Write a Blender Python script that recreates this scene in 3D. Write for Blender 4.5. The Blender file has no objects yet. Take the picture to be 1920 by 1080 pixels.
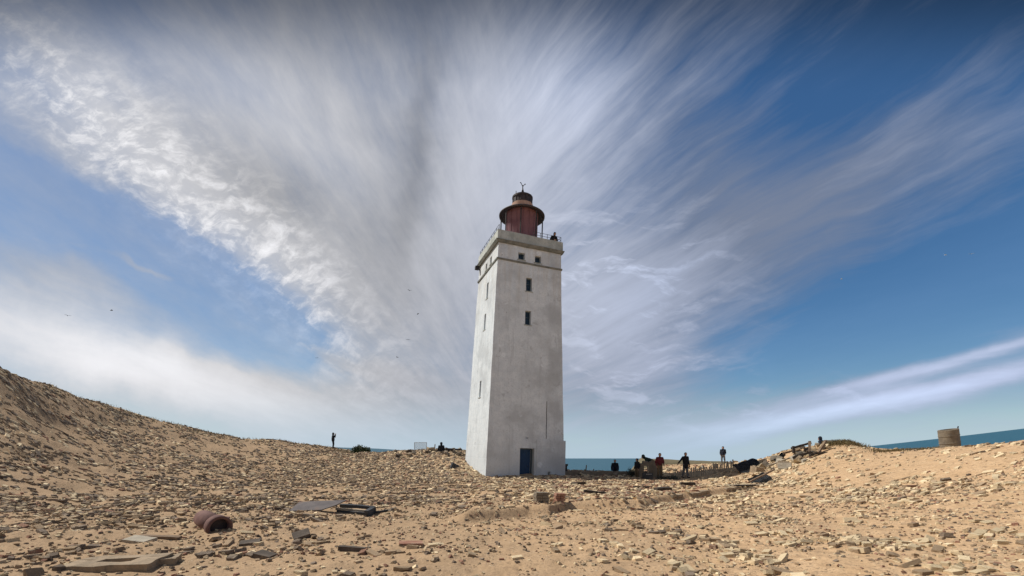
import bpy, bmesh, math, random
import numpy as np
from mathutils import Vector, Matrix, noise as mnoise
R = math.radians
rng = np.random.default_rng(7)
random.seed(7)
scene = bpy.context.scene
COL = scene.collection
EYE = 1.6

# ------------------------------------------------------------------ helpers
def tag(o, label=None, cat=None, group=None, kind=None):
    if label: o['label'] = label
    if cat: o['category'] = cat
    if group: o['group'] = group
    if kind: o['kind'] = kind
    return o

def link(name, me, parent=None):
    o = bpy.data.objects.new(name, me)
    COL.objects.link(o)
    if parent is not None:
        o.parent = parent
    return o

def empty(name, loc=(0, 0, 0), rz=0.0):
    o = bpy.data.objects.new(name, None)
    COL.objects.link(o)
    o.location = loc
    o.rotation_euler = (0, 0, rz)
    o.empty_display_size = 0.3
    return o

def mesh_from(name, bm, mat, smooth=False):
    bmesh.ops.recalc_face_normals(bm, faces=bm.faces[:])
    me = bpy.data.meshes.new(name)
    bm.to_mesh(me)
    bm.free()
    if mat: me.materials.append(mat)
    if smooth:
        for p in me.polygons: p.use_smooth = True
    return me

def obj(name, bm, mat, parent=None, smooth=False):
    return link(name, mesh_from(name, bm, mat, smooth), parent)

def B(): return bmesh.new()

def box(bm, c, s, rot=None, taper=1.0):
    """box at centre c with full sizes s; optional rotation matrix; top scaled by taper"""
    vs = []
    for z in (-.5, .5):
        k = taper if z > 0 else 1.0
        for x, y in ((-.5, -.5), (.5, -.5), (.5, .5), (-.5, .5)):
            v = Vector((x * s[0] * k, y * s[1] * k, z * s[2]))
            if rot is not None: v = rot @ v
            vs.append(bm.verts.new(v + Vector(c)))
    for f in ((3, 2, 1, 0), (4, 5, 6, 7), (0, 1, 5, 4), (1, 2, 6, 5), (2, 3, 7, 6), (3, 0, 4, 7)):
        bm.faces.new([vs[i] for i in f])
    return vs

def tube(bm, p0, p1, r0, r1=None, n=10, cap=True):
    p0, p1 = Vector(p0), Vector(p1)
    r1 = r0 if r1 is None else r1
    d = (p1 - p0).normalized()
    a = d.orthogonal().normalized(); b = d.cross(a)
    A = [bm.verts.new(p0 + (a * math.cos(t) + b * math.sin(t)) * r0) for t in [2 * math.pi * i / n for i in range(n)]]
    C = [bm.verts.new(p1 + (a * math.cos(t) + b * math.sin(t)) * r1) for t in [2 * math.pi * i / n for i in range(n)]]
    for i in range(n):
        bm.faces.new((A[i], A[(i + 1) % n], C[(i + 1) % n], C[i]))
    if cap:
        bm.faces.new(A[::-1]); bm.faces.new(C)

def lathe(bm, prof, n=40, c=(0, 0, 0), close=False):
    rings = []
    for r, z in prof:
        if r < 1e-5:
            rings.append([bm.verts.new((c[0], c[1], c[2] + z))])
        else:
            rings.append([bm.verts.new((c[0] + r * math.cos(2 * math.pi * i / n), c[1] + r * math.sin(2 * math.pi * i / n), c[2] + z)) for i in range(n)])
    pairs = list(zip(rings, rings[1:]))
    if close: pairs.append((rings[-1], rings[0]))
    for a, b in pairs:
        for i in range(n):
            j = (i + 1) % n
            if len(a) == 1 and len(b) == 1: continue
            if len(a) == 1: bm.faces.new((a[0], b[i], b[j]))
            elif len(b) == 1: bm.faces.new((a[i], a[j], b[0]))
            else: bm.faces.new((a[i], a[j], b[j], b[i]))

def chipped(bm, cuts=2, amp=0.02, scale=3.0, seed=0.0):
    """break the straight edges: subdivide and push the surface about with noise"""
    if cuts:
        bmesh.ops.subdivide_edges(bm, edges=bm.edges[:], cuts=cuts, use_grid_fill=True)
    for v in bm.verts:
        p = v.co * scale + Vector((seed, seed * 1.7, -seed))
        v.co += Vector((mnoise.noise(p), mnoise.noise(p + Vector((9, 0, 0))), mnoise.noise(p + Vector((0, 9, 0))))) * amp

# ------------------------------------------------------------------ materials
class NT:
    """tiny expression layer over math nodes"""
    def __init__(s, nt): s.nt = nt
    def new(s, t, **kw):
        n = s.nt.nodes.new(t)
        for k, v in kw.items(): setattr(n, k, v)
        return n
    def put(s, sock, v):
        if isinstance(v, (int, float)): sock.default_value = v
        elif isinstance(v, (tuple, list)): sock.default_value = v
        else: s.nt.links.new(v, sock)
    def m(s, op, a, b=0.0, c=0.0, clamp=False):
        n = s.new('ShaderNodeMath', operation=op, use_clamp=clamp)
        s.put(n.inputs[0], a); s.put(n.inputs[1], b); s.put(n.inputs[2], c)
        return n.outputs[0]
    def add(s, a, b): return s.m('ADD', a, b)
    def mul(s, a, b): return s.m('MULTIPLY', a, b)
    def smooth(s, v, lo, hi, a=0.0, b=1.0):
        n = s.new('ShaderNodeMapRange', interpolation_type='SMOOTHSTEP')
        s.put(n.inputs[0], v); s.put(n.inputs[1], lo); s.put(n.inputs[2], hi); s.put(n.inputs[3], a); s.put(n.inputs[4], b)
        return n.outputs[0]
    def noise(s, vec, scale, detail=4.0, rough=0.55, dist=0.0, color=False):
        n = s.new('ShaderNodeTexNoise')
        if vec is not None: s.put(n.inputs['Vector'], vec)
        n.inputs['Scale'].default_value = scale; n.inputs['Detail'].default_value = detail
        n.inputs['Roughness'].default_value = rough; n.inputs['Distortion'].default_value = dist
        return n.outputs['Color' if color else 'Fac']
    def xyz(s, x, y, z):
        n = s.new('ShaderNodeCombineXYZ'); s.put(n.inputs[0], x); s.put(n.inputs[1], y); s.put(n.inputs[2], z)
        return n.outputs[0]
    def mix(s, f, a, b):
        n = s.new('ShaderNodeMix', data_type='RGBA')
        s.put(n.inputs[0], f)
        s.put(n.inputs[6], a if not isinstance(a, tuple) else (*a, 1)[:4]); s.put(n.inputs[7], b if not isinstance(b, tuple) else (*b, 1)[:4])
        return n.outputs[2]
    def ramp(s, f, stops):
        n = s.new('ShaderNodeValToRGB')
        while len(n.color_ramp.elements) < len(stops): n.color_ramp.elements.new(0.5)
        for e, (p, c) in zip(n.color_ramp.elements, stops):
            e.position = p; e.color = (*c, 1) if isinstance(c, tuple) else (c, c, c, 1)
        s.put(n.inputs[0], f)
        return n.outputs[0]

def new_mat(name):
    m = bpy.data.materials.new(name); m.use_nodes = True
    nt = m.node_tree; nt.nodes.clear()
    k = NT(nt)
    out = k.new('ShaderNodeOutputMaterial'); bs = k.new('ShaderNodeBsdfPrincipled')
    nt.links.new(bs.outputs[0], out.inputs[0])
    bs.inputs['Specular IOR Level'].default_value = 0.25
    return m, k, bs

def bump(k, bs, h, strength=0.4, dist=0.02):
    n = k.new('ShaderNodeBump'); n.inputs['Strength'].default_value = strength; n.inputs['Distance'].default_value = dist
    k.put(n.inputs['Height'], h); k.nt.links.new(n.outputs[0], bs.inputs['Normal'])

def objco(k): return k.new('ShaderNodeTexCoord').outputs['Object']

def simple(name, c1, c2, scale=6.0, rough=0.85, bstr=0.4, bdist=0.01, metal=0.0, c3=None, fine=40.0):
    """two-tone mottled surface with small grain"""
    m, k, bs = new_mat(name)
    co = objco(k)
    f = k.smooth(k.noise(co, scale, 5, .6), .32, .68)
    col = k.mix(f, c1, c2)
    if c3: col = k.mix(k.smooth(k.noise(co, scale * .45, 6, .65), .56, .7), col, c3)
    k.put(bs.inputs['Base Color'], col); bs.inputs['Roughness'].default_value = rough; bs.inputs['Metallic'].default_value = metal
    bump(k, bs, k.noise(co, fine, 4, .6), bstr, bdist)
    return m

# weathered lighthouse wall: grey lime paint over concrete
def wall_mat(name, base, worn, stain, joints=True, warm=(.50, .43, .33)):
    m, k, bs = new_mat(name)
    co = objco(k)
    sx = k.new('ShaderNodeSeparateXYZ'); k.put(sx.inputs[0], co)
    big = k.noise(co, .45, 6, .6); mid = k.noise(co, 2.4, 8, .72); fin = k.noise(co, 9, 7, .75)
    st = k.new('ShaderNodeMapping'); k.put(st.inputs[0], co); st.inputs['Scale'].default_value = (2.6, 2.6, .16)
    streak = k.noise(st.outputs[0], 1.0, 6, .65)
    col = k.mix(k.smooth(mid, .35, .66), base, worn)
    col = k.mix(k.mul(k.smooth(big, .44, .68), .55), col, stain)
    col = k.mix(k.mul(k.smooth(streak, .52, .70), .38), col, stain)
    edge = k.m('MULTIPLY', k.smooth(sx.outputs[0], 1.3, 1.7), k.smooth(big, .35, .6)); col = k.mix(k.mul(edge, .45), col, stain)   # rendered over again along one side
    low = k.m('MULTIPLY', k.smooth(sx.outputs[2], 3.4, .2), k.smooth(mid, .3, .6)); col = k.mix(k.mul(low, .35), col, stain)
    # rusty warm wash under the frieze and on the lower stones
    hi = k.m('MULTIPLY', k.smooth(sx.outputs[2], 11.0, 15.6), k.smooth(streak, .38, .62))
    if joints: col = k.mix(k.mul(hi, .3), col, warm)
    chip = k.smooth(k.noise(co, 1.25, 10, .72), .615, .635); col = k.mix(k.mul(chip, .55), col, stain)      # flaked places
    chip2 = k.smooth(k.noise(co, 3.1, 9, .7), .66, .675); col = k.mix(k.mul(chip2, .7), col, tuple(c * .72 for c in stain))
    # repaired plaster patches
    vor = k.new('ShaderNodeTexVoronoi'); k.put(vor.inputs['Vector'], co); vor.inputs['Scale'].default_value = 1.1
    pt = k.m('MULTIPLY', k.smooth(vor.outputs['Distance'], .30, .18), k.smooth(k.noise(co, .8, 3), .55, .62))
    col = k.mix(k.mul(pt, .5), col, tuple(min(1, c * 1.22) for c in worn))
    col = k.mix(k.mul(k.smooth(fin, .50, .66), .42), col, stain)
    k.put(bs.inputs['Base Color'], col)
    bs.inputs['Roughness'].default_value = .92
    h = k.add(k.mul(fin, .5), k.mul(mid, .8))
    if joints:   # board marks left by the formwork
        saw = k.m('FRACT', k.m('ADD', k.mul(sx.outputs[2], 1.05), k.mul(mid, .06)))
        line = k.smooth(k.m('ABSOLUTE', k.m('SUBTRACT', saw, .5)), .03, .0)
        h = k.m('SUBTRACT', h, k.mul(line, .35))
    bump(k, bs, h, .55, .03)
    return m

M = {}
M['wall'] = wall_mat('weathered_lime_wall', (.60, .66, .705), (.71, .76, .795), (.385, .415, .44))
M['trim'] = wall_mat('weathered_trim', (.40, .43, .41), (.56, .58, .55), (.22, .24, .22), False)
M['cornice'] = simple('mossy_cornice', (.13, .14, .125), (.24, .235, .205), 2.5, .95, .5, .02, 0, (.13, .15, .14), 18)
M['glass'] = None
m, k, bs = new_mat('dusty_window_glass')
k.put(bs.inputs['Base Color'], k.mix(k.noise(objco(k), 3, 4), (.014, .032, .055), (.03, .06, .095))); bs.inputs['Roughness'].default_value = .22
M['glass'] = m
M['frame'] = simple('blue_window_paint', (.05, .085, .12), (.08, .12, .15), 8, .6)
M['door'] = simple('blue_door_paint', (.012, .045, .115), (.02, .06, .135), 3, .55, .2, .006)
M['red'] = simple('faded_red_paint', (.17, .078, .092), (.225, .11, .122), 1.6, .6, .25, .01, 0, (.12, .05, .05), 12)
M['roofdark'] = simple('tarred_iron', (.035, .03, .034), (.07, .055, .055), 3, .6, .3, .01, .2, (.11, .06, .045), 20)
M['beige'] = simple('faded_copper_ring', (.42, .25, .18), (.50, .33, .25), 4, .7)
M['iron'] = simple('dark_iron', (.03, .03, .035), (.07, .06, .055), 9, .6, .3, .005, .3)
M['galv'] = simple('galvanised_rail', (.35, .36, .37), (.5, .5, .5), 9, .5, .2, .004, .4)
M['rust'] = simple('rusted_pipe', (.115, .062, .058), (.17, .098, .085), 5, .85, .5, .008, 0, (.085, .05, .055), 35)
M['steel'] = simple('dull_sheet_steel', (.085, .075, .08), (.13, .115, .115), 3, .7, .25, .006, .1, (.16, .11, .085), 25)
M['concrete'] = simple('old_concrete', (.33, .30, .245), (.43, .385, .31), 5, .92, .7, .015, 0, (.22, .20, .17), 28)
M['palebrick'] = simple('pale_brick_rubble', (.48, .38, .24), (.58, .48, .33), 5, .92, .7, .015, 0, (.28, .21, .14), 24)
M['found'] = simple('sandy_concrete', (.24, .19, .135), (.36, .28, .195), 4, .92, .8, .02, 0, (.16, .135, .105), 20)
M['ringconc'] = simple('brown_concrete', (.17, .145, .115), (.25, .215, .165), 2.5, .92, .6, .02, 0, (.15, .135, .115), 14)
M['darkstone'] = simple('brown_black_stone', (.07, .058, .048), (.13, .105, .085), 4, .9, .6, .012, 0, (.24, .19, .14), 25)
M['slate'] = simple('dark_roof_sheet', (.03, .036, .045), (.06, .066, .075), 3, .75, .4, .01, 0, (.1, .09, .08), 20)
M['wood'] = simple('weathered_wood', (.15, .10, .065), (.25, .185, .13), 8, .9, .5, .006, 0, (.09, .065, .05), 30)
M['palewood'] = simple('silvered_wood', (.34, .29, .22), (.46, .40, .31), 8, .9, .5, .006, 0, (.22, .18, .14), 30)
M['darkwood'] = simple('charred_wood', (.035, .03, .028), (.08, .065, .055), 8, .9, .5, .006)
M['redbrick'] = simple('old_red_brick', (.27, .13, .09), (.36, .21, .15), 7, .92, .6, .01, 0, (.42, .34, .26), 30)
M['panel'] = simple('pale_clear_panel', (.50, .56, .60), (.60, .65, .68), 2, .35, .05)
M['panel'].node_tree.nodes['Principled BSDF'].inputs['Alpha'].default_value = .25
M['panel'].node_tree.nodes['Principled BSDF'].inputs['IOR'].default_value = 1.05
M['leaf'] = simple('dark_scrub_leaf', (.028, .042, .018), (.055, .075, .03), 20, .7)
M['scrub2'] = simple('blue_green_scrub_leaf', (.02, .034, .03), (.04, .06, .045), 20, .7)
M['grass'] = simple('dry_marram_grass', (.20, .17, .09), (.30, .25, .14), 20, .8)
M['feather'] = simple('grey_feather', (.10, .10, .11), (.2, .2, .21), 5, .8)
M['feather_w'] = simple('white_feather', (.7, .7, .7), (.8, .8, .8), 5, .8)
M['skin'] = simple('skin', (.40, .24, .17), (.46, .28, .2), 12, .6, .1)
def cloth(name, c): return simple(name, c, tuple(v * 1.5 for v in c), 9, .9, .4, .01)
M['c_black'] = cloth('black_cloth', (.012, .013, .017))
M['c_navy'] = cloth('navy_cloth', (.015, .019, .032))
M['c_maroon'] = cloth('maroon_cloth', (.085, .016, .022))
M['c_grey'] = cloth('grey_cloth', (.10, .105, .12))
M['c_khaki'] = cloth('brown_cloth', (.11, .085, .055))
M['c_green'] = cloth('dark_green_cloth', (.016, .03, .026))
M['hair'] = cloth('dark_hair', (.022, .016, .013))
M['shoe'] = cloth('dark_leather', (.02, .018, .017))

# ------------------------------------------------------------------ terrain
def vnoise(x, y, seed=0):
    """vectorised gradient-free value noise, -1..1"""
    xi = np.floor(x).astype(np.int64); yi = np.floor(y).astype(np.int64)
    fx = x - xi; fy = y - yi
    fx = fx * fx * fx * (fx * (fx * 6 - 15) + 10); fy = fy * fy * fy * (fy * (fy * 6 - 15) + 10)
    def h(a, b):
        n = (a * 374761393 + b * 668265263 + seed * 1442695041) & 0xffffffff
        n = ((n ^ (n >> 13)) * 1274126177) & 0xffffffff
        n = (n ^ (n >> 16)) & 0xffff
        return n / 32767.5 - 1.0
    a = h(xi, yi); b = h(xi + 1, yi); c = h(xi, yi + 1); d = h(xi + 1, yi + 1)
    return (a + (b - a) * fx) * (1 - fy) + (c + (d - c) * fx) * fy

def fbm(x, y, f, octv=4, seed=0, gain=.5):
    s = 0; a = 1.0
    for i in range(octv):
        s = s + a * vnoise(x * f + 17.3 * i, y * f - 9.1 * i, seed + i); f *= 2.03; a *= gain
    return s

def surv(px, py, d):        # survey point: bearing and dip read off the photograph, distance estimated -> metres
    return ((px - 960) / 860 * d, d, EYE + (855 - py) / 860 * d)
CP = [surv(*q) for q in [
    (0, 930, 15), (0, 850, 19), (0, 770, 22), (0, 690, 26), (-250, 560, 22), (-250, 760, 17), (-250, 930, 12), (100, 722, 31), (100, 800, 26), (100, 870, 20.5),
    (200, 930, 18), (200, 860, 25), (200, 800, 32), (200, 757, 36), (300, 790, 38), (300, 830, 32), (400, 900, 26), (400, 850, 35), (400, 812, 42),
    (450, 821, 44), (530, 827, 46), (620, 841, 50), (690, 853, 50), (600, 900, 29), (600, 862, 40), (740, 845, 42), (800, 843, 41), (868, 845, 40),
    (800, 872, 37), (868, 872, 36), (790, 900, 31), (960, 900, 31), (1060, 893, 34), (1200, 893, 34), (1300, 896, 33.5),
    (1400, 888, 30), (1420, 869, 31), (1440, 861, 31), (1470, 847, 31), (1500, 839, 30), (1545, 834, 29), (1590, 829, 28), (1612, 840, 28),
    (1640, 849, 26), (1700, 847, 24), (1770, 843, 22), (1850, 834, 20), (1920, 826, 18), (2100, 815, 15), (2400, 800, 12),
    (1500, 900, 22), (1650, 900, 18), (1800, 900, 15), (1920, 900, 13), (2200, 900, 9.5), (1440, 910, 24),
    (1500, 960, 13), (1700, 960, 11.5), (1900, 960, 10), (1900, 1040, 7.2), (2100, 1040, 6.3),
    (1300, 872, 44), (1360, 871, 44), (1250, 876, 42), (1415, 868, 42)]]
for d in (2, 4.5, 8):
    for px in (-600, 0, 400, 800, 1200, 1600): CP.append(((px - 960) / 860 * d, d, 0.0))
for d, pxs in ((12, (250, 550, 850, 1150, 1400)), (16, (380, 700, 1000, 1300)), (21, (480, 800, 1100, 1350)), (26, (620, 900, 1200)), (30.5, (1250, 1080))):
    for px in pxs: CP.append(((px - 960) / 860 * d, d, 0.0))
CP = np.array(CP)
def _tps(r): return r
_n = len(CP)
_A = np.zeros((_n + 3, _n + 3))
_A[:_n, :_n] = np.hypot(CP[:, None, 0] - CP[None, :, 0], CP[:, None, 1] - CP[None, :, 1])
_A[:_n, _n] = 1; _A[:_n, _n + 1] = CP[:, 0]; _A[:_n, _n + 2] = CP[:, 1]
_A[_n:, :_n] = _A[:_n, _n:].T
_A[:_n, :_n] += np.eye(_n) * -0.15
_W = np.linalg.solve(_A, np.concatenate([CP[:, 2], [0, 0, 0]]))
CR_T = np.array([-1.4, -1.116, -1.0, -.884, -.767, -.651, -.593, -.5, -.395, -.314, -.256, -.107, 0, .12, .27, .31, .36, .52, .56, .63, .68, .733, .79, .86, .94, 1.035, 1.116, 1.35])
CR_D = np.array([23, 26.5, 31, 36, 38.5, 42, 44, 46, 51, 51, 43, 41.5, 40, 37, 37, 42, 47, 47, 33, 32, 31, 30, 28, 26, 24, 22, 20, 16])
CR_S = np.array([.3, .3, .3, .3, .3, .3, .3, .3, .3, .35, .4, .5, .5, .5, .5, .5, .4, .3, .2, .15, .12, .12, .12, .12, .10, .10, .12, .12])

# line where the buried foundation breaks the sand: ground behind stands higher
EDGE = [(-1.2, 11.6), (.45, 12.9), (1.05, 13.0), (1.65, 14.4), (4.2, 15.0), (5.8, 16.7), (10.2, 20.6), (13.5, 21.5)]
def edge_lift(x, y):
    ex = np.array([p[0] for p in EDGE]); ey = np.array([p[1] for p in EDGE])
    s = y - np.interp(x, ex, ey)
    wx = np.clip((x + 1.6) / .5, 0, 1) * np.clip((12.5 - x) / 3.0, 0, 1)
    up = np.clip(s / .42 + .5, 0, 1); up = up * up * (3 - 2 * up)
    return wx * (.21 * up * np.exp(-np.clip(s, 0, None) / 7.0) - .06 * np.exp(-(s / .7) ** 2) * (1 - up))

def height(x, y, detail=True):
    x = np.asarray(x, float); y = np.asarray(y, float)
    ye = np.maximum(y, 2.5)
    t = np.clip(x / ye, -1.4, 1.35)
    yc = np.interp(t, CR_T, CR_D); sl = np.interp(t, CR_T, CR_S)
    yy = np.minimum(ye, yc); xx = np.where(ye > yc, t * yc, np.clip(x, -40, 32))
    shp = xx.shape; xf = xx.ravel(); yf = yy.ravel(); z = np.empty(xf.shape)
    for i in range(0, len(xf), 50000):
        sx, sy = xf[i:i + 50000, None], yf[i:i + 50000, None]
        z[i:i + 50000] = np.hypot(sx - CP[None, :, 0], sy - CP[None, :, 1]) @ _W[:_n] + _W[_n] + _W[_n + 1] * sx[:, 0] + _W[_n + 2] * sy[:, 0]
    z = z.reshape(shp)
    over = np.maximum(ye - yc, 0)
    z = z - sl * over * np.clip(over / 3.0, .15, 1)
    z = np.maximum(z, -32) + edge_lift(x, y)
    if detail:
        tx, ty = np.abs((x + .03) * .9397 + (y - 35.9) * .342), np.abs(-(x + .03) * .342 + (y - 35.9) * .9397)     # sand banked on the tower foot
        dt = np.maximum(np.maximum(tx, ty) - 3.05, 0); z = z + (.0 + .09 * vnoise(x * 1.1, y * 1.1, 77)) * np.exp(-(dt / .9) ** 2)
        left = np.clip((-x - 1) / 8, 0, 1)
        z = z + fbm(x, y, .55, 3, 3) * (.05 + .05 * left) + fbm(x, y, 2.3, 3, 11) * (.018 + .02 * left) + fbm(x, y, 9.0, 2, 23) * .006
    return z
def hz(x, y): return float(height(np.array([x]), np.array([y]))[0])
def grad(x, y, e=.25):
    return (height(x + e, y, False) - height(x - e, y, False)) / (2 * e), (height(x, y + e, False) - height(x, y - e, False)) / (2 * e)

def grid_mesh(name, X, Y, Z, mat, wrap=False):
    r, c = X.shape
    co = np.stack([X, Y, Z], -1).reshape(-1, 3)
    i = np.arange(r * c).reshape(r, c)
    q = np.stack([i[:-1, :-1], i[:-1, 1:], i[1:, 1:], i[1:, :-1]], -1).reshape(-1, 4)
    me = bpy.data.meshes.new(name)
    me.vertices.add(len(co)); me.vertices.foreach_set('co', co.astype(np.float32).ravel())
    me.loops.add(q.size); me.loops.foreach_set('vertex_index', q.astype(np.int32).ravel())
    me.polygons.add(len(q)); me.polygons.foreach_set('loop_start', np.arange(0, q.size, 4, dtype=np.int32))
    me.polygons.foreach_set('use_smooth', np.ones(len(q), dtype=bool))
    me.update(calc_edges=True); me.validate()
    me.materials.append(mat)
    return link(name, me)

# sand: tawny grains, paler drifts, brown grit and crushed brick mixed in
m, k, bs = new_mat('dune_sand')
geo = k.new('ShaderNodeNewGeometry'); pos = geo.outputs['Position']
sp = k.new('ShaderNodeSeparateXYZ'); k.put(sp.inputs[0], pos)
n1 = k.noise(pos, .35, 5, .6); n2 = k.noise(pos, 2.2, 6, .65); n3 = k.noise(pos, 22, 5, .7); n4 = k.noise(pos, 7, 5, .65)
col = k.mix(k.smooth(n2, .35, .65), (.51, .345, .20), (.60, .42, .255))
side = k.m('ADD', k.mul(sp.outputs[0], .045), k.mul(k.m('SUBTRACT', n1, .5), 1.1))
grit = k.smooth(side, .32, -.22)                      # loamier, grittier ground over on the hill side
col = k.mix(k.mul(grit, .8), col, k.mix(k.smooth(n4, .35, .65), (.29, .205, .13), (.43, .31, .20)))
col = k.mix(k.mul(k.smooth(n4, .50, .66), .6), col, (.29, .195, .125))
col = k.mix(k.mul(k.smooth(n3, .52, .64), .35), col, (.24, .165, .11))
vo = k.new('ShaderNodeTexVoronoi'); k.put(vo.inputs['Vector'], pos); vo.inputs['Scale'].default_value = 16
peb = k.m('MULTIPLY', k.smooth(vo.outputs['Distance'], .34, .22), k.smooth(n2, .46, .60))
col = k.mix(k.mul(peb, .75), col, k.ramp(vo.outputs['Color'], [(0, (.13, .09, .06)), (.45, (.25, .17, .11)), (.7, (.5, .40, .27)), (1, (.6, .53, .40))]))
vo2 = k.new('ShaderNodeTexVoronoi'); k.put(vo2.inputs['Vector'], pos); vo2.inputs['Scale'].default_value = 45
peb2 = k.m('MULTIPLY', k.smooth(vo2.outputs['Distance'], .35, .2), k.smooth(n4, .45, .6))
col = k.mix(k.mul(peb2, .6), col, k.ramp(vo2.outputs['Color'], [(0, (.12, .085, .06)), (.6, (.28, .19, .12)), (1, (.58, .5, .37))]))
k.put(bs.inputs['Base Color'], col); bs.inputs['Roughness'].default_value = .95; bs.inputs['Specular IOR Level'].default_value = .1
bump(k, bs, k.add(k.add(k.mul(n3, .5), k.mul(n4, .9)), k.add(k.mul(peb, .5), k.mul(peb2, .25))), .75, .035)
M['sand'] = m

dense = np.linspace(R(-56), R(56), 900)
coarse = np.concatenate([np.linspace(R(56), R(304), 60)[1:]])
ang = np.concatenate([dense, coarse])
rad = np.concatenate([[0.02, .5], np.geomspace(1.2, 130, 430)])
A_, R_ = np.meshgrid(ang, rad)
X_ = np.sin(A_) * R_; Y_ = np.cos(A_) * R_
tag(grid_mesh('ground', X_, Y_, height(X_, Y_), M['sand']), kind='structure')

# sea
m, k, bs = new_mat('sea_water')
geo = k.new('ShaderNodeNewGeometry'); pos = geo.outputs['Position']
w1 = k.noise(pos, .012, 5, .6); w2 = k.noise(pos, .12, 5, .65)
k.put(bs.inputs['Base Color'], k.mix(k.smooth(w2, .45, .7), k.mix(w1, (.02, .08, .13), (.03, .11, .16)), (.05, .14, .19)))
bs.inputs['Roughness'].default_value = .55; bs.inputs['Specular IOR Level'].default_value = .18
bump(k, bs, k.add(w2, w1), .8, 1.0)
M['sea'] = m
tt, dd = np.meshgrid(np.linspace(-1.7, 1.7, 240), np.geomspace(60, 45000, 90))
rise = np.interp(tt, [-1.7, -.4, -.3, -.22, 0, .28, .36, .54, .66, .762, .94, 1.116, 1.7], [.022, .020, .0172, .012, -.0047, -.0047, -.014, -.0145, .006, .0198, .0395, .0605, .13])
tag(grid_mesh('sea', tt * dd, dd, -25 + dd * rise, M['sea']), kind='structure')

# far coastal flats between the figures and the sea
m = simple('far_heath', (.12, .105, .065), (.18, .155, .10), .15, .95, .5, .3, 0, (.30, .23, .15), .8)
yy_, xx_ = np.meshgrid(np.linspace(62, 150, 30), np.linspace(16, 95, 120), indexing='ij')
top = 1.18 * np.clip((xx_ - .268 * yy_) / .8, -12, 1)
zz_ = top + .22 - .0435 * (xx_ - 16.7) - .004 * (yy_ - 62) + fbm(xx_, yy_, .25, 3, 5) * .10
zz_[0, :] = -14; zz_[1, :] -= 1.5
tag(grid_mesh('hills', xx_, yy_, zz_, m), kind='structure')

# ------------------------------------------------------------------ the lighthouse
TW = empty('lighthouse', (-.03, 35.9, 0))
TW.rotation_euler = (Matrix.Rotation(R(1.85), 4, 'Y') @ Matrix.Rotation(R(20), 4, 'Z')).to_euler()
tag(TW, 'tall square pale grey lighthouse tower with a red lantern on top', 'lighthouse')
def half(z): return (6.1 - .0692 * z) / 2
FW = [(-.685, 16.135, .50, .50), (.61, 16.12, .48, .50), (-.06, 14.15, .46, .98), (-.09, 11.69, .46, 1.02)]      # front: x, z, width, height
LW = [(.37, 16.14, .42, .5), (-.82, 16.18, .42, .5), (-.37, 14.05, .42, 1.2), (-.25, 11.7, .42, 1.2), (-.15, 6.6, .42, 1.25)]   # lit side: y, z, ...
DOOR = (.05, 1.0, 1.12, 2.38)      # x, centre z, width, height
def tower_shell():
    bm = B()
    zs = [-1.2] + [i * .53 for i in range(0, 33)]
    rings = []
    nseg = 12
    for z in zs:
        h = half(z); ring = []
        for sx, sy, dx, dy in ((-1, -1, 1, 0), (1, -1, 0, 1), (1, 1, -1, 0), (-1, 1, 0, -1)):
            for i in range(nseg):
                x = sx * h + dx * 2 * h * i / nseg; y = sy * h + dy * 2 * h * i / nseg
                amp = .012 if i else .028
                p = Vector((x * .9, y * .9, z * .8))
                ring.append(bm.verts.new((x + mnoise.noise(p) * amp, y + mnoise.noise(p + Vector((7, 3, 1))) * amp, z)))
        rings.append(ring)
    N = len(rings[0])
    for a, b in zip(rings, rings[1:]):
        for i in range(N):
            bm.faces.new((a[i], a[(i + 1) % N], b[(i + 1) % N], b[i]))
    bm.faces.new(rings[0][::-1]); bm.faces.new(rings[-1])
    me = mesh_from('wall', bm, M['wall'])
    o = link('wall', me, None)
    cut = B()
    for x, z, w, h in FW: box(cut, (x, -half(z), z), (w, 1.0, h))
    for y, z, w, h in LW: box(cut, (-half(z), y, z), (1.0, w, h))
    x, z, w, h = DOOR; box(cut, (x, -half(z), z), (w, 1.3, h))
    box(cut, (1.79, -half(.3), .32), (.16, .5, .42))
    box(cut, (.0, -half(2.9), 2.93), (.22, .3, .09))
    c = obj('cutter', cut, None)
    md = o.modifiers.new('b', 'BOOLEAN'); md.object = c; md.operation = 'DIFFERENCE'; md.solver = 'EXACT'
    dg = bpy.context.evaluated_depsgraph_get()
    me2 = bpy.data.meshes.new_from_object(o.evaluated_get(dg))
    o.modifiers.clear(); o.data = me2; me2.name = 'wall'
    bpy.data.objects.remove(c)
    o.parent = TW
    return o
tower_shell()

def square_ring(bm, z0, z1, s0, s1, inner):
    """square band, z0..z1, outer half sizes s0 (bottom) / s1 (top), open inside"""
    def ring(h, z): return [bm.verts.new((x * h, y * h, z)) for x, y in ((-1, -1), (1, -1), (1, 1), (-1, 1))]
    a, b, c, d = ring(s0, z0), ring(s1, z1), ring(inner, z1), ring(inner, z0)
    for p, q in ((a, b), (b, c), (c, d), (d, a)):
        for i in range(4): bm.faces.new((p[i], p[(i + 1) % 4], q[(i + 1) % 4], q[i]))
bm = B(); square_ring(bm, -1.0, 2.88, half(-1) + .045, half(2.88) + .045, half(3) - .2)
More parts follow.
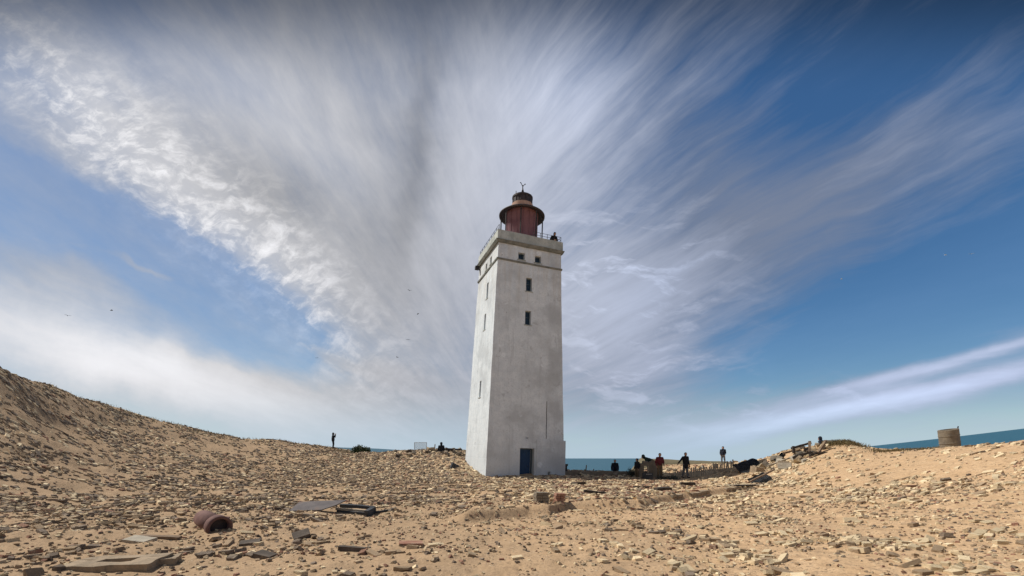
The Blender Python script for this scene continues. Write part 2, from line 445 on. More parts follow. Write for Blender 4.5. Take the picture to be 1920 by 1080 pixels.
# plinth opening for the doorway: built from four sides, so cut the front later by leaving it to the shell
bm.free()
def slab_strip(bm, x0, x1, z0, z1, out=.045):
    for f in range(1):
        n = max(2, int((x1 - x0) / .4))
        y0 = lambda z: -half(z) - out
        A = [bm.verts.new((x0 + (x1 - x0) * i / n, y0(z0) + .006 * math.sin(i * 2.1), z0)) for i in range(n + 1)]
        C = [bm.verts.new((x0 + (x1 - x0) * i / n, y0(z1) + .006 * math.sin(i * 1.3 + 1), z1 + .012 * math.sin(i * 1.9))) for i in range(n + 1)]
        D = [bm.verts.new((v.co.x, v.co.y + .12, v.co.z)) for v in C]
        E_ = [bm.verts.new((v.co.x, v.co.y + .12, v.co.z)) for v in A]
        for p, q in ((A, C), (C, D), (D, E_), (E_, A)):
            for i in range(n): bm.faces.new((p[i], p[i + 1], q[i + 1], q[i]))
        bm.faces.new((A[0], C[0], D[0], E_[0])); bm.faces.new((A[n], E_[n], D[n], C[n]))
bm = B()
slab_strip(bm, DOOR[0] + DOOR[2] / 2 + .16, 1.66, -1.0, 2.86)
slab_strip(bm, 1.92, half(0) + .05, -1.0, 2.86)
slab_strip(bm, 1.66, 1.92, .55, 2.86)
obj('plinth', bm, M['wall'], TW)
for nm, z0, z1, o0, o1, mt in (('string_course', 15.60, 15.72, .06, .07, 'cornice'), ('cornice', 16.83, 17.03, .12, .22, 'cornice')):
    bm = B(); square_ring(bm, z0, z1, half(z0) + o0, half(z1) + o1, half(z1) - .25)
    chipped(bm, 6, .022, 1.6, 3.0)
    obj(nm, bm, M[mt], TW)
bm = B(); square_ring(bm, 17.03, 17.72, 2.57, 2.56, 2.30); chipped(bm, 6, .03, 1.3, 5.0); obj('parapet', bm, M['trim'], TW)
bm = B(); box(bm, (0, 0, 16.86), (4.68, 4.68, .1)); obj('gallery_floor', bm, M['concrete'], TW)
def window(x, y, z, w, h, front):
    bm = B()
    t = .055
    for s in (-1, 1):
        box(bm, (s * (w / 2 - t / 2), 0, 0), (t, .08, h)); box(bm, (0, 0, s * (h / 2 - t / 2)), (w - 2 * t - .004, .08, t))
    if h > .8: box(bm, (0, 0, .08), (w - 2 * t - .004, .06, .04))
    f = obj('window', bm, M['frame'], TW)
    p = B(); box(p, (0, .02, 0), (w - .08, .015, h - .08)); obj('pane', p, M['glass'], f)
    if front: f.location = (x, -half(z) + .30, z)
    else: f.location = (-half(z) + .30, y, z); f.rotation_euler = (0, 0, R(-90))
    # worn lip round the opening
    sb = B(); box(sb, (0, -.3, -h / 2 - .045), (w + .16, .10, .07)); chipped(sb, 2, .01, 6, x + z); obj('sill', sb, M['trim'], f)
for x, z, w, h in FW: window(x, 0, z, w, h, True)
for y, z, w, h in LW: window(0, y, z, w, h, False)
dr = B()
x, z, w, h = DOOR
box(dr, (-.06, 0, 0), (w - .20, .05, h - .1))
for i in range(7): box(dr, (-.06 - (w - .2) / 2 + (i + .5) * (w - .2) / 7, -.03, 0), ((w - .2) / 7 - .012, .02, h - .12))
d_o = obj('door', dr, M['door'], TW); d_o.location = (x, -half(z) + .48, z)
fb = B()
for s in (-1, 1): box(fb, (s * (w / 2 - .035), 0, 0), (.065, .1, h - .06))
box(fb, (0, 0, h / 2 - .065), (w - .135, .1, .07)); obj('door_frame', fb, M['frame'], d_o)
hb = B(); tube(hb, (.26, -.05, -.1), (.26, -.13, -.1), .018); tube(hb, (.26, -.12, -.1), (.14, -.12, -.1), .014); obj('handle', hb, M['iron'], d_o)
# long settlement crack and the old cable chase beside it
bm = B()
zz = np.linspace(2.95, 5.7, 12)
for a, b in zip(zz, zz[1:]): box(bm, (1.52 + .008 * math.sin(a * 5), -half((a + b) / 2) - .002, (a + b) / 2), (.03, .05, b - a + .01))
obj('cable_conduit', bm, M['iron'], TW)

# lantern
LN = empty('lantern_base', (.14, -.05, 0)); LN.parent = TW
LN.name = 'lantern'
bm = B(); lathe(bm, [(0, 16.9), (1.27, 16.9), (1.27, 17.2), (1.23, 17.25), (1.23, 20.34), (1.27, 20.36), (1.27, 20.46), (0, 20.46)], 48)
obj('drum', bm, M['red'], LN, False)
for f in LN.children[-1].data.polygons: f.use_smooth = abs(f.normal.z) < .3
bm = B()
for i in range(16):
    a = 2 * math.pi * (i + .3) / 16
    tube(bm, (1.24 * math.cos(a), 1.24 * math.sin(a), 17.3), (1.24 * math.cos(a), 1.24 * math.sin(a), 20.3), .022, n=6)
obj('glazing_rib', bm, M['red'], LN)
bm = B(); lathe(bm, [(1.2, 20.46), (1.72, 20.26), (1.78, 20.27), (1.79, 20.36), (1.5, 20.55), (1.05, 20.80), (.86, 20.86), (0, 20.87)], 56); rf = obj('roof', bm, M['roofdark'], LN, True)
bm = B(); lathe(bm, [(0, 20.84), (.84, 20.84), (.84, 21.2), (0, 21.2)], 40); obj('collar', bm, M['beige'], LN)
bm = B(); lathe(bm, [(0, 21.18), (.80, 21.18), (.80, 21.26), (.76, 21.28), (.76, 21.68), (.81, 21.70), (.81, 21.82), (.6, 21.95), (.2, 22.08), (0, 22.1)], 40)
for i in range(12):
    a = 2 * math.pi * i / 12; tube(bm, (.77 * math.cos(a), .77 * math.sin(a), 21.28), (.77 * math.cos(a), .77 * math.sin(a), 21.7), .03, n=6)
for s in (-1, 1): tube(bm, (s * .62, -.2, 21.8), (s * .62, -.2, 22.12), .025, n=6)
obj('ventilator', bm, M['roofdark'], LN)
bm = B()
tube(bm, (-.14, 0, 22.05), (0, 0, 22.55), .05, .03); tube(bm, (.14, 0, 22.05), (0, 0, 22.55), .05, .03); tube(bm, (0, .14, 22.05), (0, 0, 22.55), .05, .03)
tube(bm, (0, 0, 22.5), (-.02, 0, 22.8), .045, .03); tube(bm, (-.01, 0, 22.7), (-.19, 0, 23.0), .03, .02); tube(bm, (-.01, 0, 22.7), (.19, 0, 22.98), .03, .02)
tube(bm, (-.17, 0, 22.93), (-.25, 0, 22.98), .02); tube(bm, (.17, 0, 22.92), (.24, 0, 22.9), .02)
obj('weather_vane', bm, M['iron'], LN)
for i in range(8):
    a = R(22 + 45 * i)
    bm = B(); tube(bm, (1.62 * math.cos(a), 1.62 * math.sin(a), 16.9), (1.62 * math.cos(a), 1.62 * math.sin(a), 20.34), .05, n=8)
    obj('roof_post', bm, M['iron'], LN)
# railing along the top of the parapet
rl = B()
for a in range(4):
    rot = Matrix.Rotation(math.pi / 2 * a, 3, 'Z')
    if a == 0:   # front: rail only towards the far end
        xs = np.linspace(.2, 2.44, 5)
    else: xs = np.linspace(-2.44, 2.44, 9)
    for xq in xs: tube(rl, rot @ Vector((xq, -2.44, 17.66)), rot @ Vector((xq, -2.44, 18.12)), .018, n=6)
    for zq in (17.92, 18.12): tube(rl, rot @ Vector((xs[0], -2.44, zq)), rot @ Vector((xs[-1], -2.44, zq)), .014, n=6)
obj('railing', rl, M['iron'], TW)
bm = B(); box(bm, (-2.72, 2.3, 16.72), (.3, .3, .26)); tube(bm, (-2.6, 2.3, 16.7), (-2.45, 2.3, 16.5), .04); obj('wall_lamp', bm, M['iron'], TW)

# ------------------------------------------------------------------ people
def cap(bm, p0, r0, p1, r1, sub=2):
    t = B()
    bmesh.ops.create_icosphere(t, subdivisions=sub, radius=r0, matrix=Matrix.Translation(p0))
    bmesh.ops.create_icosphere(t, subdivisions=sub, radius=r1, matrix=Matrix.Translation(p1))
    r = bmesh.ops.convex_hull(t, input=t.verts[:])
    bmesh.ops.delete(t, geom=[g for g in set(r['geom_interior'] + r['geom_unused']) if isinstance(g, bmesh.types.BMVert)], context='VERTS')
    me = bpy.data.meshes.new('t'); t.to_mesh(me); t.free(); bm.from_mesh(me); bpy.data.meshes.remove(me)

def skin(name, bm, mat, parent, vox):
    me = mesh_from(name, bm, mat)
    o = link(name, me)
    md = o.modifiers.new('r', 'REMESH'); md.mode = 'VOXEL'; md.voxel_size = vox; md.use_smooth_shade = True
    sm = o.modifiers.new('s', 'SMOOTH'); sm.iterations = 2; sm.factor = .4
    dg = bpy.context.evaluated_depsgraph_get()
    me2 = bpy.data.meshes.new_from_object(o.evaluated_get(dg)); me2.name = name
    o.modifiers.clear(); o.data = me2
    if not me2.materials: me2.materials.append(mat)
    for p in me2.polygons: p.use_smooth = True
    o.parent = parent
    return o

def person(loc, rz, label, jacket, trousers, lean=0.0, head_tilt=0.0, arms=None, legs=None, seat=False, hood=False, coat=False, height=1.75, fvox=.011, group='people around the ruin'):
    root = empty('person', loc, rz); tag(root, label, 'person', group)
    root.scale = (height / 1.75,) * 3
    hipz = .93
    V = Vector
    L = {'hip': [V((-.09, 0, hipz)), V((.09, 0, hipz))], 'knee': [V((-.11, .04, .50)), V((.11, .04, .50))], 'ank': [V((-.12, -.02, .09)), V((.12, -.02, .09))]}
    if seat:
        hipz = .14
        L = {'hip': [V((-.1, 0, hipz)), V((.1, 0, hipz))], 'knee': [V((-.18, .40, .36)), V((.18, .40, .36))], 'ank': [V((-.15, .66, .02)), V((.15, .66, .02))]}
    if legs: L.update({q: [V(a) for a in v] for q, v in legs.items()})
    up = Matrix.Rotation(-lean, 3, 'X')     # lean > 0 bends forward (+y)
    H = V((0, 0, hipz))
    def T(x, y, z): return H + up @ V((x, y, z - .93))
    sh = [T(-.185, 0, 1.42), T(.185, 0, 1.42)]
    el = [T(-.26, -.04, 1.14), T(.26, -.04, 1.14)]; wr = [T(-.25, .08, .90), T(.25, .08, .90)]
    if arms:
        for s in (0, 1):
            if arms[s]: el[s] = T(*arms[s][0]); wr[s] = T(*arms[s][1])
    neck0, neck1 = T(0, -.01, 1.44), T(0, .02, 1.54)
    hd = neck1 + Matrix.Rotation(-lean * .5 - head_tilt, 3, 'X') @ V((0, .03, .10))
    hm = Matrix.Rotation(-lean * .5 - head_tilt, 3, 'X')
    b = B()
    cap(b, T(0, 0, .95), .14, T(0, 0, 1.15), .125); cap(b, T(-.06, 0, 1.18), .115, T(-.09, 0, 1.36), .105); cap(b, T(.06, 0, 1.18), .115, T(.09, 0, 1.36), .105)
    cap(b, sh[0], .062, sh[1], .062); cap(b, neck0, .06, neck1, .052)
    cap(b, hd + hm @ V((0, -.015, .02)), .094, hd + hm @ V((0, .02, -.055)), .066)      # skull and jaw
    cap(b, hd + hm @ V((0, .085, -.005)), .014, hd + hm @ V((0, .10, -.03)), .018)        # nose
    cap(b, hd + hm @ V((-.03, .07, .028)), .014, hd + hm @ V((.03, .07, .028)), .014)   # brow
    cap(b, hd + hm @ V((-.022, .072, -.065)), .011, hd + hm @ V((.022, .072, -.065)), .011)  # lips
    for s in (-1, 1): cap(b, hd + hm @ V((s * .088, -.01, .01)), .014, hd + hm @ V((s * .09, -.012, -.03)), .011)
    for s in (0, 1):
        cap(b, L['hip'][s], .088, L['knee'][s], .06); cap(b, L['knee'][s], .06, L['ank'][s], .042)
        cap(b, L['ank'][s], .042, L['ank'][s] + V((0, .15, -.04)), .035)
        cap(b, sh[s], .055, el[s], .043); cap(b, el[s], .042, wr[s], .029)
        d = (wr[s] - el[s]).normalized(); side = d.cross(V((1, 0, 0)) if abs(d.x) < .8 else V((0, 0, 1))).normalized()
        n = d.cross(side).normalized()
        pe = wr[s] + d * .085
        for q in (-1, 1): cap(b, wr[s] + side * .012 * q, .024, pe + side * .026 * q, .021, 1)
        for i, ln in enumerate((.066, .078, .073, .056)):     # four fingers bent at the knuckle
            f0 = pe + side * (-.033 + .022 * i); f1 = f0 + d * ln * .55 + n * .01; f2 = f1 + d * ln * .4 + n * .028
            cap(b, f0, .0115, f1, .0105, 1); cap(b, f1, .0105, f2, .009, 1)
        t0 = wr[s] + d * .03 - side * .03; t1 = t0 + d * .035 - side * .028; cap(b, t0, .014, t1, .012, 1); cap(b, t1, .012, t1 + d * .03, .010, 1)
    skin('body', b, M['skin'], root, fvox)
    j = B()
    cap(j, T(0, 0, .96 if not coat else .80), .165 if not coat else .19, T(0, 0, 1.2), .16)
    for s in (-1, 1): cap(j, T(s * .075, 0, 1.16), .135, T(s * .105, 0, 1.37), .122)
    cap(j, sh[0], .085, sh[1], .085); cap(j, T(0, -.02, 1.45), .085, T(0, 0, 1.50), .074)
    for s in (0, 1): cap(j, sh[s], .085, el[s], .068); cap(j, el[s], .066, wr[s] - (wr[s] - el[s]).normalized() * .02, .05)
    skin('coat' if coat else 'jacket', j, M[jacket], root, .02)
    t = B()
    cap(t, T(0, 0, .90), .155, T(0, 0, 1.0), .15)
    for s in (0, 1): cap(t, L['hip'][s], .108, L['knee'][s], .082); cap(t, L['knee'][s], .080, L['ank'][s] + (L['knee'][s] - L['ank'][s]).normalized() * .04, .066)
    skin('trousers', t, M[trousers], root, .02)
    h = B()
    if hood: cap(h, hd + hm @ V((0, -.04, .035)), .112, hd + hm @ V((0, -.05, -.07)), .10)
    else: cap(h, hd + hm @ V((0, -.03, .035)), .098, hd + hm @ V((0, -.045, -.03)), .078)
    skin('hood' if hood else 'hair', h, M[jacket] if hood else M['hair'], root, .014)
    for s in (0, 1):
        f = B(); a = L['ank'][s]; cap(f, a + V((0, -.02, -.035)), .052, a + V((0, .17, -.05)), .042); cap(f, a + V((0, 0, .01)), .056, a + V((0, 0, -.03)), .056)
        skin('shoe', f, M['shoe'], root, .014)
    return root

def at(px, d): return (px - 960) / 860 * d
def on(px, d, dz=0.0):
    x = at(px, d); return (x, d, hz(x, d) + dz)
tall = lambda lx, rx: None
p = on(624.5, 50); person((p[0], p[1], EYE + (855 - 841) / 860 * 50 - .03), R(-60), 'person in dark clothes on the hill crest, elbow raised holding something to the face', 'c_black', 'c_black', arms=(((-.34, .16, 1.3), (-.06, .24, 1.55)), ((.30, .16, 1.27), (.06, .24, 1.53))), hood=True)
p = on(827.5, 40.2); person((p[0], p[1], p[2] - .12), R(15), 'person in a bulky black coat sitting on the rubble ridge beside the tower', 'c_black', 'c_black', coat=False, seat=True, hood=True, height=1.8, arms=(((-.24, .1, 1.15), (-.12, .32, 1.0)), ((.24, .1, 1.15), (.12, .32, 1.0))))
p = on(1237, 31.2); person(p, R(185), 'person in a maroon jacket and brown trousers near the broken brick wall', 'c_maroon', 'c_khaki', arms=(((-.25, .05, 1.13), (-.16, .22, 1.02)), None), height=1.74)
p = on(1285, 31.6); person((p[0], p[1], p[2] + .06), R(195), 'person in a long black coat with one arm stretched out to the side', 'c_black', 'c_grey', coat=True, arms=(None, ((.40, .05, 1.22), (.66, .12, 1.0))), height=1.74, legs={'knee': [(-.12, .06, .5), (.12, .0, .5)], 'ank': [(-.14, .1, .09), (.13, -.14, .09)]})
p = on(1355.5, 44); person((p[0], p[1], EYE + (855 - 871) / 860 * 44), R(150), 'person in a navy jacket and grey trousers standing on the pale sand bank', 'c_navy', 'c_grey', arms=(((-.24, .02, 1.13), (-.16, .16, .92)), ((.24, .0, 1.13), (.2, .14, .94))), legs={'ank': [(-.2, .06, .09), (.1, -.06, .09)], 'knee': [(-.15, .08, .5), (.1, .02, .5)]}, height=1.72, hood=True)
p = on(1221, 33.2); person((p[0] + .1, p[1], .12), R(75), 'person in dark green bending forward behind the broken brick wall', 'c_green', 'c_khaki', lean=R(62), head_tilt=R(-10), hood=True, height=1.95, arms=(((-.26, .2, 1.25), (-.12, .36, 1.05)), ((.26, .2, 1.25), (.12, .36, 1.05))))
p = on(1194.5, 32.5); person((p[0], p[1], p[2] - .12), R(120), 'slim person in dark clothes standing by the blue-green scrub at the low wall', 'c_black', 'c_khaki', hood=True, height=1.5)
p = on(1153, 36.2); person((p[0], p[1], .35), R(170), 'person seated behind the low wall, only dark head and shoulders showing', 'c_black', 'c_navy', seat=True)
p = on(1545, 29.4); person((p[0], p[1], 1.93), R(25), 'person in dark clothes crouching on top of the timber strewn mound', 'c_navy', 'c_khaki', seat=True, lean=R(20), hood=True)
gp = TW.matrix_basis @ Vector((1.98, -2.02, 16.92)); person(tuple(gp), R(200), 'person in black leaning over the parapet on top of the lighthouse', 'c_black', 'c_black', lean=R(38), hood=True, arms=(((-.3, .1, 1.2), (-.1, .32, 1.25)), ((.3, .1, 1.2), (.1, .32, 1.25))), legs={'knee': [(-.14, .12, .48), (.14, .12, .48)]}, height=1.62)

# ------------------------------------------------------------------ ruin pieces and wreckage
def rotm(rx=0, ry=0, rz=0): return (Matrix.Rotation(R(rz), 3, 'Z') @ Matrix.Rotation(R(ry), 3, 'Y') @ Matrix.Rotation(R(rx), 3, 'X'))
def put(name, bm, mat, loc, rot=(0, 0, 0), label=None, cat=None, group=None, smooth=False):
    o = obj(name, bm, M[mat], None, smooth); o.location = loc; o.rotation_euler = tuple(R(a) for a in rot)
    return tag(o, label, cat, group)

# rusty drain pipe with a socket collar
x, y, z = on(398, 9.9)
PP = empty('rusty_pipe', (x, y, z + .09)); PP.rotation_euler = (R(4), R(7), R(-38)); tag(PP, 'short rusty maroon pipe with a raised collar half buried in rubble', 'pipe')
def pipe_part(nm, prof, mat):
    bm = B(); lathe(bm, prof, 36, close=True)
    bmesh.ops.rotate(bm, verts=bm.verts[:], cent=(0, 0, 0), matrix=Matrix.Rotation(R(90), 3, 'Y'))
    chipped(bm, 0, .006, 7, 2)
    o = obj(nm, bm, M[mat], PP, True); return o
pipe_part('pipe_body', [(.19, -.52), (.205, -.2), (.205, .26), (.175, .26), (.175, -.2), (.165, -.52)], 'rust')
pipe_part('collar', [(.212, .20), (.212, .235), (.245, .25), (.25, .42), (.235, .44), (.19, .44), (.178, .27), (.178, .20)], 'rust')
bm = B(); lathe(bm, [(0, .30), (.10, .31), (.185, .29), (.185, .2), (0, .2)], 24); bmesh.ops.rotate(bm, verts=bm.verts[:], cent=(0, 0, 0), matrix=Matrix.Rotation(R(90), 3, 'Y')); chipped(bm, 0, .012, 9, 3); obj('end_plug', bm, M['roofdark'], PP)
# board of rusty plate behind the pipe
x, y, z = on(400, 10.9); bm = B(); box(bm, (0, 0, 0), (.62, .3, .035), rotm(8, 0, 0)); chipped(bm, 3, .02, 4, 1)
put('rusty_plate', bm, 'rust', (x, y, z + .07), (12, 3, 6), 'thin rusty plate lying just behind the maroon pipe', 'plate')
# sheet steel and the frame beyond it
x, y, z = on(596, 12.9); bm = B()
pts = [(-.70, -.26), (.22, -.30), (.52, -.02), (.72, .30), (-.68, .34)]
lo = [bm.verts.new((a, b, -.012)) for a, b in pts]; hi = [bm.verts.new((a, b, .012)) for a, b in pts]
bm.faces.new(lo[::-1]); bm.faces.new(hi)
for i in range(5): bm.faces.new((lo[i], lo[(i + 1) % 5], hi[(i + 1) % 5], hi[i]))
put('steel_sheet', bm, 'steel', (x, y, z + .16), (19, -3, -2), 'flat dull grey steel sheet lying tilted on the rubble', 'metal sheet')
x, y, z = on(664, 13.1)
FR = empty('metal_frame', (x, y, z + .08), R(-4)); FR.rotation_euler = (R(6), R(4), R(-6)); tag(FR, 'bent dark metal frame lying beside the grey steel sheet', 'metal frame')
bm = B(); box(bm, (-.05, .32, .05), (1.05, .10, .09)); chipped(bm, 3, .025, 3, 4); obj('rail', bm, M['slate'], FR)
bm = B(); box(bm, (-.05, 0, .02), (1.0, .05, .05)); chipped(bm, 3, .012, 3, 6); obj('rail', bm, M['palewood'], FR)
bm = B(); box(bm, (.0, -.08, -.03), (.95, .06, .06)); chipped(bm, 3, .015, 3, 6); obj('rail', bm, M['slate'], FR)
bm = B(); box(bm, (.46, .05, 0), (.12, .55, .2)); chipped(bm, 3, .03, 4, 8); obj('end_plate', bm, M['slate'], FR)
# concrete slab close by, with a slot
x, y, z = on(222, 6.75)
CS = empty('concrete_slab', (x, y, z + .02)); CS.rotation_euler = (R(3), R(-2), R(3)); tag(CS, 'broken grey concrete slab with a dark slot in its top, half sunk in sand', 'slab')
bm = B()
for c, s in (((-.02, -.185, 0), (1.24, .19, .16)), ((-.02, .20, 0), (1.24, .16, .16)), ((-.45, .015, 0), (.38, .205, .158)), ((.42, .015, 0), (.36, .205, .158)), ((-.02, .02, -.05), (.5, .21, .06))):
    box(bm, c, s)
chipped(bm, 4, .022, 5, 2)
obj('slab_body', bm, M['found'], CS)
bm = B(); box(bm, (.62, .16, -.02), (.22, .3, .14), rotm(0, 6, 12)); chipped(bm, 3, .04, 5, 5); obj('broken_corner', bm, M['found'], CS)
# smaller slabs and boards in the near rubble
def board(px, d, s, mat, rot, label, name, cat, dz=.03, amp=.015, group=None, cuts=3):
    x, y, z = on(px, d); bm = B(); box(bm, (0, 0, 0), s); chipped(bm, cuts, amp, 3, px * .1); put(name, bm, mat, (x, y, z + dz), rot, label, cat, group)
board(262, 8.6, (.48, .28, .07), 'concrete', (8, 4, -8), 'thin grey slab fragment on the gritty sand behind the slotted slab', 'slab_fragment', 'slab')
board(300, 9.0, (.75, .12, .05), 'wood', (5, 3, 5), 'narrow brown board lying on grit left of the maroon pipe', 'wooden_board', 'board')
board(470, 8.3, (.34, .22, .08), 'darkstone', (10, -6, 20), 'dark flat stone on the sand in front of the maroon pipe', 'dark_stone', 'stone')
board(566, 8.9, (.3, .24, .16), 'darkstone', (20, -16, 30), 'dark angular lump among grey rubble in front of the steel sheet', 'dark_stone', 'stone')
board(660, 7.6, (.42, .12, .07), 'darkstone', (0, 6, 8), 'slim dark bar on open sand below the grey rubble patch', 'dark_bar', 'bar')
board(498, 7.2, (.3, .2, .09), 'darkstone', (5, 8, -12), 'squat dark stone nearest the bottom edge, amid yellow bricks', 'dark_stone', 'stone')
board(770, 8.0, (.4, .2, .06), 'redbrick', (4, 3, 12), 'reddish slab fragment on the bare sand below the tower', 'slab_fragment', 'slab')
board(715, 13.4, (.75, .07, .05), 'slate', (0, -8, 14), 'thin dark stick poking out of rubble right of the metal frame', 'stick', 'stick')
# foundation of the vanished house: kerb stones along the sand edge
def run(name, pts, w, h, mat, label, cat, dz=0.0, seed=1):
    bm = B()
    for i, (a, b) in enumerate(zip(pts, pts[1:])):
        a = Vector((a[0], a[1], 0)); b = Vector((b[0], b[1], 0)); L_ = (b - a).length; c = (a + b) / 2
        ang = math.atan2(b.y - a.y, b.x - a.x); zc = hz(c.x, c.y + .3) + dz
        n = max(1, int(L_ / .7))
        for q in range(n):
            if random.random() < .22: continue
            cc = a + (b - a) * (q + .5) / n
            box(bm, (cc.x, cc.y + .06, hz(cc.x, cc.y + .32) + dz - h / 2), (L_ / n - .03, w, h), Matrix.Rotation(ang + random.uniform(-.03, .03), 3, 'Z') @ Matrix.Rotation(random.uniform(-.03, .03), 3, 'Y'))
    chipped(bm, 3, .028, 3.2, seed)
    return tag(obj(name, bm, M[mat]), label, cat)
run('foundation_wall', EDGE[5:8], .2, .10, 'found', 'brown foundation kerb running on to the rubble mound', 'foundation', -.012, 4)
for px, d, s, lab in ((1014, 14.3, (.42, .34, .36), 'low dark brick stub at the corner of the foundation, the wider of two'), (1048, 14.6, (.3, .34, .34), 'narrow reddish brick stub beside a wider dark one on the foundation')):
    bm = B(); 
    for r_ in range(4): 
        for q in range(2): box(bm, ((q - .5) * s[0] / 2 + (.02 if r_ % 2 else 0), 0, (r_ + .5) * s[2] / 4), (s[0] / 2 - .012, s[1], s[2] / 4 - .012), rotm(0, 0, random.uniform(-3, 3)))
    chipped(bm, 1, .018, 6, px); x, y, z = on(px, d); put('brick_stub', bm, 'ringconc' if px < 1030 else 'redbrick', (x, y, z - .04), (0, 2, 10), lab, 'brick stub')
# low wall behind the tower
bm = B()
for i in range(9):
    xx = 3.75 + i * .74; box(bm, (xx + .36, 34.6 - .03 * i, .13 + .02 * math.sin(i * 2.2)), (.73, .35, .66 + .05 * math.sin(i * 1.7)), rotm(0, 0, -2))
chipped(bm, 2, .03, 2.5, 3); tag(obj('low_wall', bm, M['ringconc']), 'long low dark grey wall between the tower foot and the scrub', 'wall')
# ruined corner of brickwork
bm = B()
x0, y0 = at(1196, 32.6), 32.6
for c_, s_ in (((.20, 0, .55), (.36, .4, 1.1)), ((.84, .05, .62), (.28, .4, 1.24)), ((1.28, .05, .66), (.58, .4, 1.32)), ((.52, .05, 1.12), (.36, .38, .34))):
    box(bm, c_, s_)
bmesh.ops.subdivide_edges(bm, edges=bm.edges[:], cuts=3, use_grid_fill=True); chipped(bm, 0, .07, 2.4, 9)
RW = tag(obj('ruined_wall', bm, M['ringconc']), 'stub of a ruined brown brick wall with a narrow gap, in front of the sea', 'ruined wall'); RW.location = (x0, y0, hz(x0, y0) - .1)
bm = B(); tube(bm, (.64, -.26, -.1), (.66, -.25, .95), .055, .05); obj('post', bm, M['palewood'], RW)
# black crate at the wall foot
x, y, z = on(1214, 30.6); CR = empty('black_crate', (x, y, z), R(8)); tag(CR, 'open black crate on the ground below the ruined wall', 'crate')
bm = B()
for sx in (-1, 1): box(bm, (sx * .27, 0, .22), (.03, .4, .44)); 
for sy in (-1, 1): box(bm, (0, sy * .19, .22), (.51, .03, .44))
box(bm, (0, 0, .03), (.51, .35, .03)); obj('crate_body', bm, M['slate'], CR)
bm = B(); tube(bm, (-.2, -.22, .35), (.2, -.22, .35), .02); obj('handle', bm, M['galv'], CR)
# stakes near the sea wall
for px, d, h, lab in ((1098, 36, .62, 'thin upright stake against the sea right of the tower'), (1112, 35.4, .36, 'short stake on the low wall right of the tower'), (814.5, 40.6, .62, 'short pale post on the rubble ridge beside the clear panel')):
    x, y, z = on(px, d); bm = B(); tube(bm, (0, 0, -.3), (.03, 0, h), .05, .04, 7); put('stake', bm, 'wood', (x, y, max(z, .1)), (2, 3, 0), lab, 'stake')
x, y, z = on(1061.5, 34.9); bm = B(); tube(bm, (0, 0, -.2), (.02, 0, .62), .11, .08, 8); box(bm, (.03, 0, .66), (.26, .16, .16)); chipped(bm, 1, .02, 4, 2)
put('mooring_post', bm, 'darkwood', (x, y, .25), (0, -3, 0), 'stubby dark post right against the shaded tower corner', 'post')
# paling fence half buried
PF = empty('paling_fence', on(1318, 32.3)); tag(PF, 'leaning row of weathered grey palings sunk in the sand beside the black coated person', 'fence')
bm = B()
for i in range(30):
    u = i / 29; xx = -1.95 + 4.1 * u; hgt = .42 + .55 * u + random.uniform(-.12, .1)
    box(bm, (xx + random.uniform(-.02, .02), .35 * math.sin(u * 3), hgt / 2 - .1 + .25 * u), (.085, .03, hgt), rotm(random.uniform(-6, 6), random.uniform(-7, 7), random.uniform(-14, 14)))
obj('paling', bm, M['palewood'], PF)
bm = B()
for i in range(6):
    u0, u1 = i / 6, (i + 1) / 6
    tube(bm, (-1.95 + 4.1 * u0, .35 * math.sin(u0 * 3) + .03, .15 + .42 * u0), (-1.95 + 4.1 * u1, .35 * math.sin(u1 * 3) + .03, .15 + .42 * u1), .012, n=6)
obj('wire', bm, M['iron'], PF)
# info panel on the ridge
SB = empty('information_panel', on(788.5, 40.8)); SB.rotation_euler = (0, 0, R(6)); tag(SB, 'pale see-through panel on thin legs on the rubble ridge left of the tower', 'information panel')
bm = B(); box(bm, (0, 0, .42), (1.0, .03, .62)); obj('board', bm, M['panel'], SB)
for s in (-1, 1): bm = B(); tube(bm, (s * .53, 0, -.3), (s * .53, 0, .78), .025); obj('leg', bm, M['galv'], SB)
bm = B(); tube(bm, (-.53, 0, .77), (.53, 0, .77), .022); obj('top_rail', bm, M['galv'], SB)
# dark slab on ridge, dark chunk by the tower
board(851, 40.3, (1.35, .5, .24), 'darkwood', (0, 2, 2), 'long dark beam on the rubble ridge touching the tower', 'dark_beam', 'beam', .12, .05)
board(852, 35.3, (.55, .4, .45), 'slate', (8, 20, 20), 'dark block in the rubble at the foot of the sunlit tower side', 'dark_block', 'block', .1, .07)
# wreckage before the people
for px, d, s, rot, lab in ((1289, 23.6, (.74, .22, .2), (0, 0, -2), 'thick black beam end lying before the black coated person'),
                           (1243, 18.6, (.62, .3, .12), (6, -3, 6), 'flat black board on red rubble behind the foundation edge'),
                           (1120, 17.2, (1.0, .22, .1), (0, 7, -6), 'long sloping black board behind the foundation edge, nearest the tower'),
                           (1205, 20.6, (.8, .25, .08), (0, 2, 4), 'thin black board on red rubble below the crate'),
                           (1085, 24.6, (.7, .3, .14), (0, -5, 8), 'small black beam below the low wall beside the tower')):
    board(px, d, s, 'darkwood', rot, lab, 'black_board', 'board', .10, .03)
board(1395, 21.2, (2.0, .2, .07), 'palewood', (0, 1, 14), 'long pale plank lying level at the foot of the mound', 'pale_plank', 'plank', .10, .012)
board(1388, 20.8, (1.5, .16, .06), 'darkwood', (0, 0, 12), 'long dark strip standing in for the shadow under the pale plank at the foot of the mound', 'plank_shadow_strip', 'plank', .05, .012)  # dark strip laid in place of the pale plank's shadow
